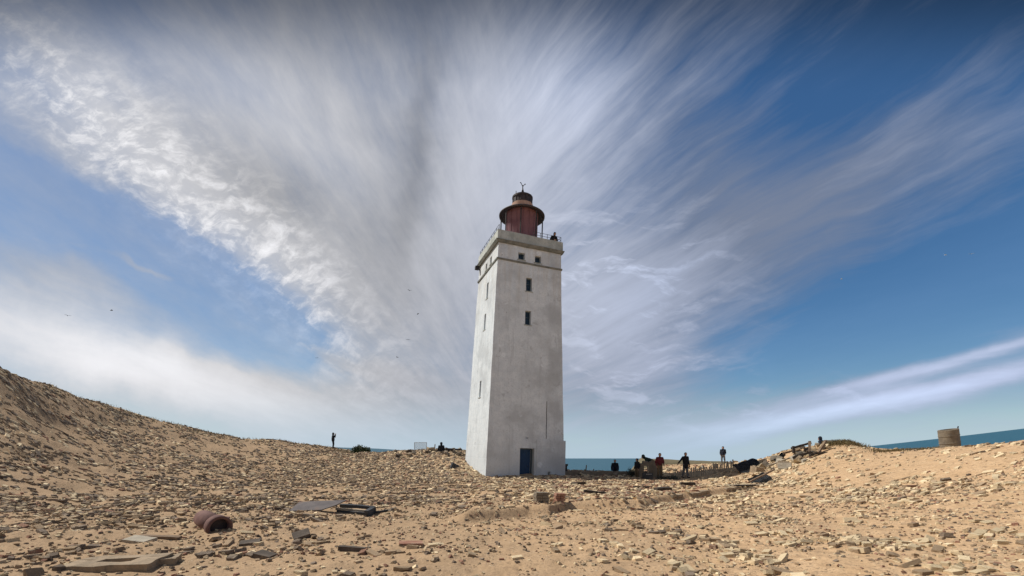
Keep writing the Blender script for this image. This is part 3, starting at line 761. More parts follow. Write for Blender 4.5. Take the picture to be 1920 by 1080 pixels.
# sheets of roofing on the mound side
def sheet(px, d, w, h, rot, lab, dz=.1):
    x, y, z = on(px, d); bm = B()
    n = 12
    for j in range(2):
        pass
    top_ = [[bm.verts.new(((i / n - .5) * w + .05 * math.sin(q * 3), (q / 4 - .5) * h, .035 * math.sin(i * 1.3) + .05 * math.sin(q * 2.1 + px))) for i in range(n + 1)] for q in range(5)]
    for q in range(4):
        for i in range(n): bm.faces.new((top_[q][i], top_[q][i + 1], top_[q + 1][i + 1], top_[q + 1][i]))
    bmesh.ops.solidify(bm, geom=bm.faces[:], thickness=.025)
    put('roofing_sheet', bm, 'slate', (x, y, z + dz), rot, lab, 'roofing sheet', 'roofing sheets on the mound')
sheet(1403, 30.4, 1.7, 1.1, (35, -16, 10), 'crumpled black roofing sheet highest of those on the mound side', .28)
sheet(1425, 24.6, 1.05, .62, (32, -22, 8), 'smooth dark roofing sheet low on the mound side among pale bricks', .22)
sheet(1462, 29.0, .72, .30, (45, -42, 0), 'narrow dark roofing sheet standing on edge in the mound rubble', .22)
# timbers on the mound
def beam(p0, p1, w, h, mat, lab, name='timber'):
    a, b = Vector(p0), Vector(p1); L_ = (b - a).length; bm = B(); box(bm, (0, 0, 0), (L_, w, h)); chipped(bm, 3, .02, 3, p0[0])
    o = obj(name, bm, M[mat]); o.location = (a + b) / 2; d = b - a
    o.rotation_euler = (0, -math.atan2(d.z, math.hypot(d.x, d.y)), math.atan2(d.y, d.x)); tag(o, lab, 'timber', 'timbers on the mound')
def s3(px, py, d): return surv(px, py - 1.5, d - .8)
beam(s3(1484, 842, 29.3), s3(1520, 832, 29.5), .12, .12, 'darkwood', 'dark top timber laid level along the crown of the mound')
beam(s3(1486, 860, 28.6), s3(1521, 849, 28.2), .14, .14, 'darkwood', 'heavy dark timber slanting under the crown of the mound')
beam(s3(1519, 856, 28.3), s3(1518, 829, 28.6), .14, .14, 'wood', 'upright brown timber post in the crown of the mound')
beam(s3(1488, 851, 29.2), s3(1487, 838, 29.2), .13, .12, 'darkwood', 'short upright dark timber at the end of the top beam')
beam(s3(1469, 852, 29.6), s3(1491, 845, 29.4), .13, .1, 'wood', 'brown timber reaching left from the top beam of the mound')
beam(s3(1518, 854, 28.0), s3(1550, 850, 28.0), .14, .1, 'darkwood', 'dark timber lying level below the crouching person')
beam(s3(1534, 850, 28.2), s3(1548, 828, 28.5), .14, .12, 'wood', 'brown timber slanting up to the crouching person')
beam(s3(1440, 875, 28.8), s3(1492, 856, 28.9), .1, .08, 'palewood', 'pale thin timber sloping down the rubble side of the mound')
beam(s3(1405, 905, 24), s3(1452, 882, 25.5), .08, .07, 'wood', 'thin brown timber sloping beside the smooth roofing sheet')
# concrete ring behind the crest
x, y = at(1784, 26), 26.0
CY = empty('concrete_shaft', (x, y, hz(x, y) - .3)); CY.rotation_euler = (R(2), R(-9), 0); tag(CY, 'short brown concrete shaft standing behind the bright dune crest against the sea', 'concrete shaft')
bm = B(); zt = 3.12 - CY.location.z
lathe(bm, [(.44, 0), (.45, zt * .5), (.455, zt - .02), (.44, zt), (.36, zt), (.35, zt - .7), (0, zt - .7)], 40); chipped(bm, 0, .012, 3, 4); obj('shaft_wall', bm, M['ringconc'], CY, False)
for zq in (zt * .52, zt * .78):
    bm = B(); lathe(bm, [(.447, zq - .02), (.468, zq - .015), (.468, zq + .015), (.447, zq + .02)], 40); obj('joint_band', bm, M['ringconc'], CY)
bm = B(); tube(bm, (.36, -.18, zt - .05), (.40, -.2, zt + .12), .03); obj('lifting_hook', bm, M['iron'], CY)

# heaps of broken masonry
def heap(n, px0, px1, d0, d1, smin, smax, lab, grp, seed, lift=0.0):
    r_ = np.random.default_rng(seed)
    for i in range(n):
        px = r_.uniform(px0, px1); d = r_.uniform(d0, d1); x, y, z = on(px, d)
        sz = r_.uniform(smin, smax); bm = B(); box(bm, (0, 0, 0), (sz * r_.uniform(.8, 1.5), sz * r_.uniform(.6, 1.0), sz * r_.uniform(.4, .8)))
        nrm = Vector((r_.normal(), r_.normal(), r_.normal())).normalized()
        bmesh.ops.bisect_plane(bm, geom=bm.verts[:] + bm.edges[:] + bm.faces[:], plane_co=nrm * sz * .32, plane_no=nrm, clear_outer=True); bmesh.ops.holes_fill(bm, edges=bm.edges[:])
        bmesh.ops.triangulate(bm, faces=[f for f in bm.faces if len(f.verts) > 4])
        chipped(bm, 2, sz * .06, 2.2 / sz, i * 2.7)
        o = put('masonry_block', bm, ('found', 'ringconc', 'concrete', 'palebrick', 'darkstone')[r_.integers(5)], (x, y, z + sz * .12 + lift * r_.uniform(0, 1)), (r_.normal() * 25, r_.normal() * 25, r_.uniform(0, 360)), lab, 'masonry block', grp)
heap(44, 738, 868, 38.6, 41.6, .14, .42, 'rough block of broken masonry in the rubble ridge between shrub and tower', 'blocks in the rubble ridge beside the tower', 3, .12)
heap(26, 1412, 1512, 26.5, 30.2, .22, .6, 'rough block of broken masonry on the timber strewn flank of the mound', 'blocks on the mound flank', 5, .12)
heap(9, 1508, 1552, 27.6, 29.0, .2, .42, 'jagged stone among the crown timbers of the mound', 'stones in the crown of the mound', 9, .12)
heap(12, 1072, 1190, 33.0, 34.2, .18, .4, 'lump of rubble heaped against the long low wall', 'lumps along the low wall', 11, .05)
heap(10, 1240, 1400, 33.5, 40, .2, .5, 'pale lump of rubble on the sand bank behind the paling fence', 'lumps behind the paling fence', 13, .05)
# ------------------------------------------------------------------ plants
def leafball(bm, c, rx, ry, rz_, n, size, seed):
    r_ = np.random.default_rng(seed)
    for _ in range(n):
        v = r_.normal(size=3); v /= np.linalg.norm(v); v *= r_.uniform(.45, 1.0) ** .6
        p = Vector((c[0] + v[0] * rx, c[1] + v[1] * ry, c[2] + abs(v[2]) * rz_)) + Vector(r_.normal(size=3) * size * .6)
        a = Vector(r_.normal(size=3)).normalized(); b_ = a.orthogonal().normalized(); s = size * r_.uniform(.5, 1.3)
        q = [p - a * s, p + b_ * s * .4, p + a * s, p - b_ * s * .4]
        bm.faces.new([bm.verts.new(x) for x in q])
def shrub(name, px, d, rx, rz_, n, size, mat, lab, z=None, seed=1):
    x, y, zz = on(px, d); root = empty(name, (x, y, zz if z is None else z)); tag(root, lab, 'shrub')
    bm = B(); r_ = np.random.default_rng(seed)
    for i in range(5):
        ox = (i / 4 - .5) * rx * 1.3; leafball(bm, (ox, r_.uniform(-.3, .3) * rx, -.1), rx * .55, rx * .5, rz_ * r_.uniform(.65, 1.05), n // 5, size, seed * 10 + i)
    obj('foliage', bm, M[mat], root)
    bm = B()
    for i in range(9): 
        a = R(40 * i); tube(bm, (0, 0, -.25), (rx * .6 * math.cos(a), rx * .5 * math.sin(a), rz_ * .6), .03, .01, 5)
    obj('stem', bm, M['wood'], root)
shrub('round_shrub', 677, 46.5, .82, 1.15, 2600, .09, 'leaf', 'round dark green shrub on the ridge beneath the standing hilltop person', None, 3)
shrub('scrub_bush', 1187.5, 33.6, .42, .85, 900, .06, 'scrub2', 'dark blue-green bush at the end of the low wall', .1, 5)
shrub('scrub_bush', 1253, 30.8, .75, .34, 900, .05, 'scrub2', 'flat dark scrub between the maroon and the black coated person', None, 7)
def marram(name, pts, n, hgt, lab):
    bm = B(); r_ = np.random.default_rng(len(pts) + n)
    P = np.array(pts)
    for _ in range(n):
        i = r_.integers(len(P)); x, y = P[i, 0] + r_.normal() * P[i, 2], P[i, 1] + r_.normal() * P[i, 2]
        z = hz(x, y); h = hgt * r_.uniform(.5, 1.2); lx, ly = r_.normal(size=2) * h * .45; w = .012
        a = [bm.verts.new((x - w, y, z - .03)), bm.verts.new((x + w, y, z - .03)), bm.verts.new((x + lx * .5 + w * .7, y + ly * .5, z + h * .7)), bm.verts.new((x + lx + w * .1, y + ly, z + h)), bm.verts.new((x + lx * .5 - w * .7, y + ly * .5, z + h * .7))]
        bm.faces.new(a)
    tag(obj(name, bm, M['grass']), lab, 'grass', kind='stuff')
def cl(px, d, s): return (at(px, d), d, s)
marram('marram_grass', [cl(1558, 28.3, .3), cl(1572, 28.2, .35), cl(1588, 28.0, .35), cl(1602, 27.9, .3), cl(1596, 28.6, .4), cl(1575, 29, .4)], 1500, .26, 'dry marram grass on the hump of the mound behind the crouching person')
marram('marram_grass', [cl(1645 + 12 * i, 26.2 - .25 * i, .3) for i in range(9)], 700, .13, 'sparse dry grass along the dune crest before the concrete shaft')
marram('marram_grass', [cl(120 + 55 * i, np.interp((120 + 55 * i - 960) / 860, CR_T, CR_D) - .5, 1.3) for i in range(11)] + [cl(650 + 20 * i, 48, .8) for i in range(4)], 1500, .22, 'short dry grass along the crest of the brick covered hill')

# ------------------------------------------------------------------ gulls
def gull(px, py, d, flap, rz, white, lab):
    root = empty('gull', surv(px, py, d), rz); tag(root, lab, 'gull', 'gulls in the sky')
    mt = M['feather_w' if white else 'feather']
    b = B(); cap(b, Vector((0, -.16, 0)), .03, Vector((0, .05, 0)), .075); cap(b, Vector((0, .05, 0)), .075, Vector((0, .2, .03)), .05); cap(b, Vector((0, .24, .03)), .012, Vector((0, .28, .02)), .006, 1)
    for s in (-1, 1):
        pr = [(0, .10, -.04), (.22, .14, -.03), (.42, .10, -.06), (.62, -.05, -.1)]
        rows = []
        for i, (xx, yf, yb) in enumerate(pr):
            zz = (xx * math.tan(flap) if xx < .3 else .22 * math.tan(flap) + (xx - .22) * math.tan(flap - R(26)))
            rows.append([b.verts.new((s * xx, yf, zz + .012)), b.verts.new((s * xx, yb - .1 * (1 - xx), zz)), b.verts.new((s * xx, yf, zz - .006))])
        for p, q in zip(rows, rows[1:]):
            for i in range(3): b.faces.new((p[i], p[(i + 1) % 3], q[(i + 1) % 3], q[i]))
        b.faces.new(rows[-1])
    t = [b.verts.new(v) for v in ((-.02, -.15, .012), (.02, -.15, .012), (.07, -.3, .0), (-.07, -.3, .0))]
    b.faces.new(t)
    obj('gull_body', b, mt, root)
for a in [(127, 592, 110, R(30), 60, 0, 'dark gull over the hill, lowest above the white cloud bank'), (209, 582, 100, R(20), -40, 0, 'dark gull over the hill beside a lower one, above the white bank'),
          (745, 670, 120, R(25), 70, 0, 'dark gull low over the horizon nearest the tower'), (595, 671, 130, R(10), 10, 0, 'dark gull above the standing hilltop person'),
          (768, 545, 130, R(35), 40, 0, 'dark gull highest of those beside the tower'), (784, 588, 120, R(5), -60, 0, 'dark gull at mid height close to the tower windows'), (765, 637, 120, R(15), 20, 0, 'dark gull just above the one nearest the horizon'),
          (1773, 478, 120, R(20), 30, 1, 'pale gull in deep blue sky, lower left of a close pair'), (1822, 476, 120, R(25), -30, 1, 'pale gull in deep blue sky, outer one of a close pair'), (1578, 523, 130, R(15), 60, 1, 'single pale gull in blue sky below the cirrus streak')]:
    gull(a[0], a[1], a[2], a[3], R(a[4]), a[5], a[6])

# ------------------------------------------------------------------ bricks and rubble
def ss(v, a, b): 
    t = np.clip((v - a) / (b - a), 0, 1); return t * t * (3 - 2 * t)
def rho(x, y):
    t = x / y; px = 960 + 860 * t
    hill = ss(-x, 3, 9) * ss(y, 9, 15) * (.85 + .5 * fbm(x, y, .22, 3, 41))
    front = (1 - ss(np.abs(x + 2), 6, 11)) * ss(y, 13, 18) * (.78 + .3 * fbm(x, y, .35, 3, 42))
    ridge = ss(-x, 0, 3) * (1 - ss(-x, 14, 18)) * ss(y, 27, 34) * 1.15
    nearl = ss(-t, -.02, .22) * (1 - ss(y, 12, 18)) * (.07 + .42 * np.clip(fbm(x, y, .55, 3, 43), -.15, 1))
    path = .08 + .2 * np.clip(fbm(x, y, .5, 3, 44), 0, 1)
    red = ss(x, 1, 4) * (1 - ss(x, 13, 16)) * ss(y, 14.5 + .33 * np.clip(x - 4, 0, 9), 16 + .33 * np.clip(x - 4, 0, 9)) * (.7 + .4 * fbm(x, y, .5, 2, 45))
    mound = np.exp(-(((px - 1455) / 55) ** 2) - ((y - 27.5) / 3.6) ** 2) * 1.25
    dune = ss(t, .42, .6) * np.clip(fbm(x * .8, y * 1.6, .42, 3, 46) - .05, 0, 1) * .30 * (1 - ss(y, 17, 22) * .55)
    patch = np.exp(-(((px - 1590) / 130) ** 2) - ((y - 13.5) / 2.4) ** 2) * .42 + np.exp(-(((px - 1600) / 90) ** 2) - ((y - 8.6) / .9) ** 2) * .35
    foot = np.exp(-((np.hypot(x, y - 35.9) - 4.2) / 1.5) ** 2) * .6
    strip = np.exp(-((px - (1290 + (9.2 - y) * 60)) / 28) ** 2) * ss(-y, -10.5, -9) * .9 + np.exp(-((px - (1130 + (8.6 - y) * 75)) / 30) ** 2) * ss(-y, -9, -8) * .9
    bare = 1 - .9 * np.exp(-(((px - 1180) / 150) ** 2) - ((y - 12.9) / 1.1) ** 2)
    clump = np.clip(.75 + 1.1 * fbm(x, y, .8, 3, 51) + .5 * fbm(x, y, .25, 2, 52), .12, 1.7)
    clump = np.maximum(clump, 1.1 * ss(-x, -4, 1) * ss(y, 22, 30) * (1 - ss(-x, 12, 22)))
    r = np.clip(hill, 0, 2) + front + ridge + np.clip(nearl, 0, 1) + path + np.clip(red, 0, 1) + mound + dune + patch + strip + foot
    s = y - np.interp(x, [p[0] for p in EDGE], [p[1] for p in EDGE])
    bare = bare * np.where((np.abs(s) < .28) & (x > -1.5) & (x < 8), .15, 1)
    return np.clip(r * clump, 0, 1.35) * bare * (1 - .35 * ss(-y, -12, -8))
N0 = 52000
def sample(n, d0, d1):
    d = np.sqrt(rng.uniform(d0 ** 2, d1 ** 2, n)); t = rng.uniform(-1.32, 1.3, n); return t * d, d
xs_, ys_ = sample(72000, 18, 52); xs2, ys2 = sample(16000, 9, 18); xs3, ys3 = sample(7000, 4.2, 9)
BX = np.concatenate([xs_, xs2, xs3]); BY = np.concatenate([ys_, ys2, ys3])
tt_ = np.clip(BX / BY, -1.4, 1.35); keep = (rng.uniform(0, 1.35, len(BX)) < rho(BX, BY)) & (BY < np.interp(tt_, CR_T, CR_D) + 1.0)
# nothing inside the tower
ca, sa = math.cos(R(20)), math.sin(R(20)); lx = (BX + .03) * ca + (BY - 35.9) * sa; ly = -(BX + .03) * sa + (BY - 35.9) * ca
keep &= ~((np.abs(lx) < 3.1) & (np.abs(ly) < 3.1))
for qx, qy, qr in ((at(398, 9.9), 9.9, .42), (at(596, 12.9), 12.9, .55), (at(222, 6.75), 6.75, .55), (at(222, 6.2), 6.2, .5), (at(1214, 30.6), 30.6, .4)):
    keep &= np.hypot(BX - qx, BY - qy) > qr
BX, BY = BX[keep], BY[keep]; n = len(BX)
BZ = height(BX, BY); GX, GY = grad(BX, BY)
kindr = rng.uniform(0, 1, n) ** (1 - .1 * ss(-BY, -13, -7))
L0 = np.where(kindr < .20 - .08 * ss(-BY, -12, -7), rng.uniform(.20, .29, n), np.where(kindr < .60, rng.uniform(.11, .19, n), rng.uniform(.045, .11, n)))
L0 = np.where((kindr > .24) & (rng.uniform(0, 1, n) < .03), L0 * 2.0, L0)
W0 = np.where(kindr < .60, rng.uniform(.10, .135, n), rng.uniform(.05, .09, n)); H0 = np.where(kindr < .60, rng.uniform(.05, .075, n), rng.uniform(.03, .06, n))
grow = 1.0 + .25 * ss(BY, 10, 25) + .10 * ss(BX / BY, .35, .5); L0 *= grow; W0 *= grow; H0 *= grow
tb = BX / BY
ANG = rng.normal(0, .8, n)
ANG = np.where(tb > .4, rng.normal(.35, .55, n), ANG)
TX = rng.normal(0, .16, n); TY = rng.normal(0, .16, n)
rough_ = rng.uniform(0, 1, n) < .15; TX = np.where(rough_, rng.normal(0, .6, n), TX)
sizepx = L0 / BY * 546 * np.where(H0 > .045, 1.15, 1.0)
inframe = (np.abs(tb) < 1.12) & (EYE - BZ < BY * .262) & (BY < 30)
score = np.where(inframe, sizepx, -1.0)
order = np.argsort(-score); solo = order[:292]; issolo = np.zeros(n, bool); issolo[solo] = True

def brick_color(i):
    x, y, t = BX[i], BY[i], tb[i]; u = random.random()
    if t > .42:   p = [('yellow', .70), ('buff', .26), ('red', .01), ('grey', .03)]
    elif x > 2 and y > 15: p = [('yellow', .40), ('buff', .18), ('red', .26), ('grey', .16)]
    elif t > -.1: p = [('yellow', .42), ('buff', .36), ('red', .06), ('grey', .16)]
    else:         p = [('yellow', .20), ('buff', .40), ('red', .04), ('grey', .36)]
    for c, w in p:
        u -= w
        if u <= 0: return c
    return 'buff'
BC = {'yellow': (.63, .51, .335), 'buff': (.34, .25, .165), 'red': (.27, .15, .105), 'grey': (.19, .15, .118)}
cols = [brick_color(i) for i in range(n)]

def rubble_mat(name, base=None):
    m, k, bs = new_mat(name)
    co = objco(k)
    if base is None:
        at_ = k.new('ShaderNodeVertexColor', layer_name='col'); c = at_.outputs[0]
        co = k.new('ShaderNodeNewGeometry').outputs['Position']
    else:
        oi = k.new('ShaderNodeObjectInfo')
        c = k.mix(oi.outputs['Random'], tuple(v * .8 for v in base), tuple(min(1, v * 1.2) for v in base))
    n1 = k.noise(co, 9, 5, .65); n2 = k.noise(co, 50, 5, .7)
    c = k.mix(k.mul(k.smooth(n1, .5, .66), .45), c, (.50, .42, .30))     # old lime mortar clinging on
    c = k.mix(k.mul(k.smooth(n2, .54, .74), .3), c, (.16, .12, .085))
    k.put(bs.inputs['Base Color'], c); bs.inputs['Roughness'].default_value = .94; bs.inputs['Specular IOR Level'].default_value = .1
    bump(k, bs, k.add(k.mul(n1, .6), n2), .8, .012)
    return m
# countable near bricks
VAR = {}
bmats = {c: rubble_mat(c + '_brick', v) for c, v in BC.items()}
for c in BC:
    for v in range(7):
        bm = B(); box(bm, (0, 0, 0), (1, 1, 1))
        bmesh.ops.bevel(bm, geom=bm.edges[:], offset=.035, segments=1, affect='EDGES')
        r_ = np.random.default_rng(v + 3)
        if v % 2:   # a corner or an end knocked off
            for q in range(2):
                nrm = Vector((r_.choice([-1, 1]) * 1.0, r_.normal() * .8, r_.normal() * .9)).normalized()
                g = bmesh.ops.bisect_plane(bm, geom=bm.verts[:] + bm.edges[:] + bm.faces[:], plane_co=nrm * (.40 + .1 * r_.random()), plane_no=nrm, clear_outer=True)
                bmesh.ops.holes_fill(bm, edges=bm.edges[:])
        bmesh.ops.triangulate(bm, faces=[f for f in bm.faces if len(f.verts) > 4])
        bmesh.ops.subdivide_edges(bm, edges=bm.edges[:], cuts=1, use_grid_fill=True)
        chipped(bm, 0, .045, 2.6, v * 3.1)
        VAR[c, v] = mesh_from(c + '_brick', bm, bmats[c])
def where(i):
    x, y, t = BX[i], BY[i], tb[i]
    if t > .85: return 'on the bright sand slope under the concrete shaft', 'dune slope'
    if t > .42: return 'on the bright sand below the timber strewn mound', 'sand below the mound'
    if t > .08: return 'on the sand before the foundation edge', 'sand before the foundation'
    if t > -.32: return 'on the bare sand straight before the tower', 'sand before the tower'
    if t > -.72: return 'in grit around the maroon pipe and steel sheet', 'grit round the pipe'
    return 'on grit by the slotted slab at the hill foot', 'grit at the hill foot'
word = {'yellow': 'pale yellow', 'buff': 'brown', 'red': 'dull red', 'grey': 'dark grey'}
for i in solo:
    c = cols[i]; shape = 'long' if L0[i] > .21 * grow[i] else ('short' if L0[i] > .115 * grow[i] else 'small')
    o = bpy.data.objects.new('broken_brick', VAR[c, random.randrange(7)]); COL.objects.link(o)
    s, g = where(i)
    up = Vector((-GX[i], -GY[i], 1)).normalized(); q = up.to_track_quat('Z', 'Y')
    o.rotation_euler = (up.rotation_difference(Vector((0, 0, 1))).inverted().to_matrix() @ Matrix.Rotation(ANG[i], 3, 'Z') @ Matrix.Rotation(TX[i], 3, 'X') @ Matrix.Rotation(TY[i], 3, 'Y')).to_euler()
    o.scale = (L0[i], W0[i], H0[i]); o.location = (BX[i], BY[i], BZ[i] + H0[i] * .26)
    tag(o, f'{shape} {word[c]} broken brick lying {s}', 'brick', f'{shape} {word[c]} bricks, {g}')

# the uncountable rest: one mesh
def rubble_mesh(name, X, Y, Z, GX, GY, L, W, H, ang, tx, ty, C, mat, sink):
    n = len(X)
    base = np.array([(x, y, z) for z in (-.5, .5) for x, y in ((-.5, -.5), (.5, -.5), (.5, .5), (-.5, .5))])
    v = np.repeat(base[None], n, 0) * (1 + rng.normal(0, .13, (n, 8, 3)))
    v[:, 4:, :2] *= rng.uniform(.72, 1.0, (n, 1, 1))
    v *= np.stack([L, W, H], -1)[:, None]
    def rot(v, a, i, j):
        c, s = np.cos(a)[:, None], np.sin(a)[:, None]; p, q = v[..., i].copy(), v[..., j].copy(); v[..., i] = c * p - s * q; v[..., j] = s * p + c * q
    rot(v, tx, 1, 2); rot(v, ty, 0, 2); rot(v, ang, 0, 1)
    v[..., 2] += v[..., 0] * GX[:, None] + v[..., 1] * GY[:, None]
    v += np.stack([X, Y, Z + H * sink], -1)[:, None]
    F = np.array([(3, 2, 1, 0), (4, 5, 6, 7), (0, 1, 5, 4), (1, 2, 6, 5), (2, 3, 7, 6), (3, 0, 4, 7)])
    q = (F[None] + (np.arange(n) * 8)[:, None, None]).reshape(-1, 4)
    me = bpy.data.meshes.new(name); me.vertices.add(n * 8); me.vertices.foreach_set('co', v.astype(np.float32).ravel())
    me.loops.add(q.size); me.loops.foreach_set('vertex_index', q.astype(np.int32).ravel())
    me.polygons.add(len(q)); me.polygons.foreach_set('loop_start', np.arange(0, q.size, 4, dtype=np.int32)); me.polygons.foreach_set('use_smooth', np.zeros(len(q), dtype=bool)); me.update(calc_edges=True)
    ca = me.color_attributes.new('col', 'FLOAT_COLOR', 'POINT')
    cc = np.ones((n, 8, 4)); cc[..., :3] = C[:, None, :]
    ca.data.foreach_set('color', cc.astype(np.float32).ravel())
    me.materials.append(mat)
    return link(name, me)
RM = rubble_mat('rubble_mix')
rest = ~issolo
Cc = np.array([BC[c] for c in cols]) * rng.uniform(.65, 1.3, (n, 1))
tag(rubble_mesh('brick_rubble', BX[rest], BY[rest], BZ[rest], GX[rest], GY[rest], L0[rest], W0[rest], H0[rest], ANG[rest], TX[rest], TY[rest], Cc[rest], RM, .3),
    'broken bricks and mortar strewn thickly over the hill and around the tower', 'rubble', kind='stuff')
# grit and chips
gx, gy = sample(62000, 3.5, 15); gx2, gy2 = sample(22000, 15, 34)
gx = np.concatenate([gx, gx2]); gy = np.concatenate([gy, gy2])
kp = rng.uniform(0, 1.1, len(gx)) < rho(gx, gy) * .8 + .11 + .26 * np.clip(fbm(gx, gy, .9, 3, 61), 0, 1); gx, gy = gx[kp], gy[kp]
lx = (gx + .03) * ca + (gy - 35.9) * sa; ly = -(gx + .03) * sa + (gy - 35.9) * ca; kp = ~((np.abs(lx) < 3.1) & (np.abs(ly) < 3.1)); gx, gy = gx[kp], gy[kp]
gn = len(gx); gL = rng.uniform(.018, .07, gn) ** 1.15 * 1.3 * (1 + gy / 30); gcol = np.array([BC[random.choice(['yellow', 'yellow', 'buff', 'buff', 'buff', 'grey', 'red'])] for _ in range(gn)]) * rng.uniform(.6, 1.3, (gn, 1))
ggx, ggy = grad(gx, gy)
tag(rubble_mesh('gravel', gx, gy, height(gx, gy), ggx, ggy, gL, gL * rng.uniform(.5, .9, gn), gL * rng.uniform(.3, .6, gn), rng.uniform(0, 6.28, gn), rng.normal(0, .3, gn), rng.normal(0, .3, gn), gcol, RM, .25),
    'small chips of brick and mortar scattered through the sand', 'gravel', kind='stuff')

# ------------------------------------------------------------------ light, sky, camera
SUN_EL, SUN_AZ = R(51), R(-75)        # azimuth from +Y towards +X
sd = bpy.data.lights.new('sun', 'SUN'); sd.energy = 3.6; sd.angle = R(.6); sd.color = (1, .94, .85)
so = bpy.data.objects.new('sun', sd); COL.objects.link(so)
sdir = Vector((math.sin(SUN_AZ) * math.cos(SUN_EL), math.cos(SUN_AZ) * math.cos(SUN_EL), math.sin(SUN_EL)))
so.rotation_euler = sdir.to_track_quat('Z', 'Y').to_euler()

w = bpy.data.worlds.new('World'); scene.world = w; w.use_nodes = True
nt = w.node_tree; nt.nodes.clear(); k = NT(nt)
out = k.new('ShaderNodeOutputWorld')
sky = k.new('ShaderNodeTexSky', sky_type='NISHITA'); sky.sun_disc = False; sky.sun_elevation = SUN_EL; sky.sun_rotation = SUN_AZ
sky.air_density = 1.0; sky.dust_density = .3; sky.ozone_density = 3.0
tcn = k.new('ShaderNodeTexCoord'); sx = k.new('ShaderNodeSeparateXYZ'); k.put(sx.inputs[0], tcn.outputs['Generated'])
yy = k.m('MAXIMUM', sx.outputs[1], .12)
q = k.m('DIVIDE', sx.outputs[0], yy); r = k.m('DIVIDE', sx.outputs[2], yy)       # bearing and rise relative to due ahead
# ragged edges
wv = k.xyz(q, r, 0.0)
wn = k.new('ShaderNodeSeparateColor'); k.put(wn.inputs[0], k.noise(wv, 2.6, 5, .6, color=True))
qw = k.add(q, k.mul(k.m('SUBTRACT', wn.outputs[0], .5), .22)); rw = k.add(r, k.mul(k.m('SUBTRACT', wn.outputs[1], .5), .16))
qw_, rw_ = qw, rw
def Q(px): return (px - 960) / 860
def Rr(py): return (855 - py) / 860
def blob(px, py, sx_, sy_, deg, amp, qw=None, rw=None):
    qw = qw_ if qw is None else qw; rw = rw_ if rw is None else rw
    a = -R(deg); c, s = math.cos(a), math.sin(a)
    dx = k.m('SUBTRACT', qw, Q(px)); dy = k.m('SUBTRACT', rw, Rr(py))
    u = k.m('MULTIPLY', k.add(k.mul(dx, c), k.mul(dy, s)), 860 / sx_); v = k.m('MULTIPLY', k.m('SUBTRACT', k.mul(dy, c), k.mul(dx, s)), 860 / sy_)
    e = k.m('ADD', k.mul(u, u), k.mul(v, v))
    return k.mul(k.m('POWER', 2.718, k.mul(e, -.5)), amp)
def total(base, L_):
    t = base
    for b_ in L_: t = k.add(t, blob(*b_))
    return t
cov0 = total(.40, [(600, 250, 330, 250, 0, .42), (290, 310, 330, 80, 42, .32), (340, 490, 190, 42, 24, -.80), (530, 625, 110, 40, 22, -.72), (30, 380, 120, 42, 24, -.40), (150, 450, 120, 30, 24, -.15),
                   (60, 520, 120, 40, 10, .22), (400, 560, 170, 9, 24, .34), (250, 500, 140, 7, 14, .28), (110, 400, 90, 9, 35, .32), (640, 660, 120, 10, 20, .2), (420, 690, 90, 8, 16, .3), (240, 690, 360, 46, 19, .70), (720, 600, 150, 170, 0, .38), (940, 320, 110, 240, 18, .34), (650, 750, 220, 40, 5, .32),
                   (1500, 190, 150, 110, -40, -.24), (1760, 540, 300, 70, -25, -.48), (1430, 650, 160, 50, -20, -.28), (1600, 330, 400, 75, -33, .24), (1300, 430, 200, 60, -30, .14), (1150, 560, 120, 110, 0, .42),
                   (1180, 180, 220, 45, -48, .16), (1300, 300, 170, 170, 0, .18), (1280, 680, 210, 90, -8, .30), (1700, 300, 300, 160, -25, .10), (1230, 770, 240, 46, -4, .35), (1880, 90, 200, 140, 0, -.28), (1650, 630, 260, 26, -16, -.25)])
# wind-drawn streaks fanning out of the distance
def fan(px, py, ka, kr, scale, det, dist=0.0):
    dx = k.m('SUBTRACT', q, Q(px)); dy = k.m('SUBTRACT', r, Rr(py))
    ph = k.m('ARCTAN2', dx, k.m('ADD', dy, .0001)); ln = k.m('LOGARITHM', k.m('ADD', k.m('SQRT', k.add(k.mul(dx, dx), k.mul(dy, dy))), .08), 2.718)
    wob = k.mul(k.m('SUBTRACT', k.noise(wv, 1.7, 3), .5), .07)
    return k.noise(k.xyz(k.mul(k.add(ph, wob), ka), k.mul(ln, kr), 3.1), scale, det, .62, dist)
fl = fan(1020, 930, 6.0, 1.3, 1.5, 7); fr = fan(420, 960, 9.0, 1.3, 1.7, 8, .1)
side = k.smooth(q, Q(780), Q(1120))
fine_l = fan(1020, 930, 13, 5.0, 1.6, 6); fine_r = fan(420, 960, 26, 3.2, 1.3, 6)
st = k.add(k.mul(fl, k.m('SUBTRACT', 1.0, side)), k.mul(fr, side)); fi = k.add(k.mul(fine_l, k.m('SUBTRACT', 1.0, side)), k.mul(fine_r, side))
hair = k.add(k.mul(fan(1020, 930, 34, 4.0, 1.5, 5), k.m('SUBTRACT', 1.0, side)), k.mul(fan(420, 960, 60, 4.0, 1.5, 5), side))
stn = k.m('SUBTRACT', st, .5); fin_ = k.m('SUBTRACT', fi, .5)
soft = k.add(.56, k.mul(side, .36))
cov = k.add(cov0, k.mul(soft, k.add(k.add(k.mul(stn, 1.0), k.mul(fin_, .5)), k.mul(k.m('SUBTRACT', hair, .5), k.add(.2, k.mul(side, .12))))))
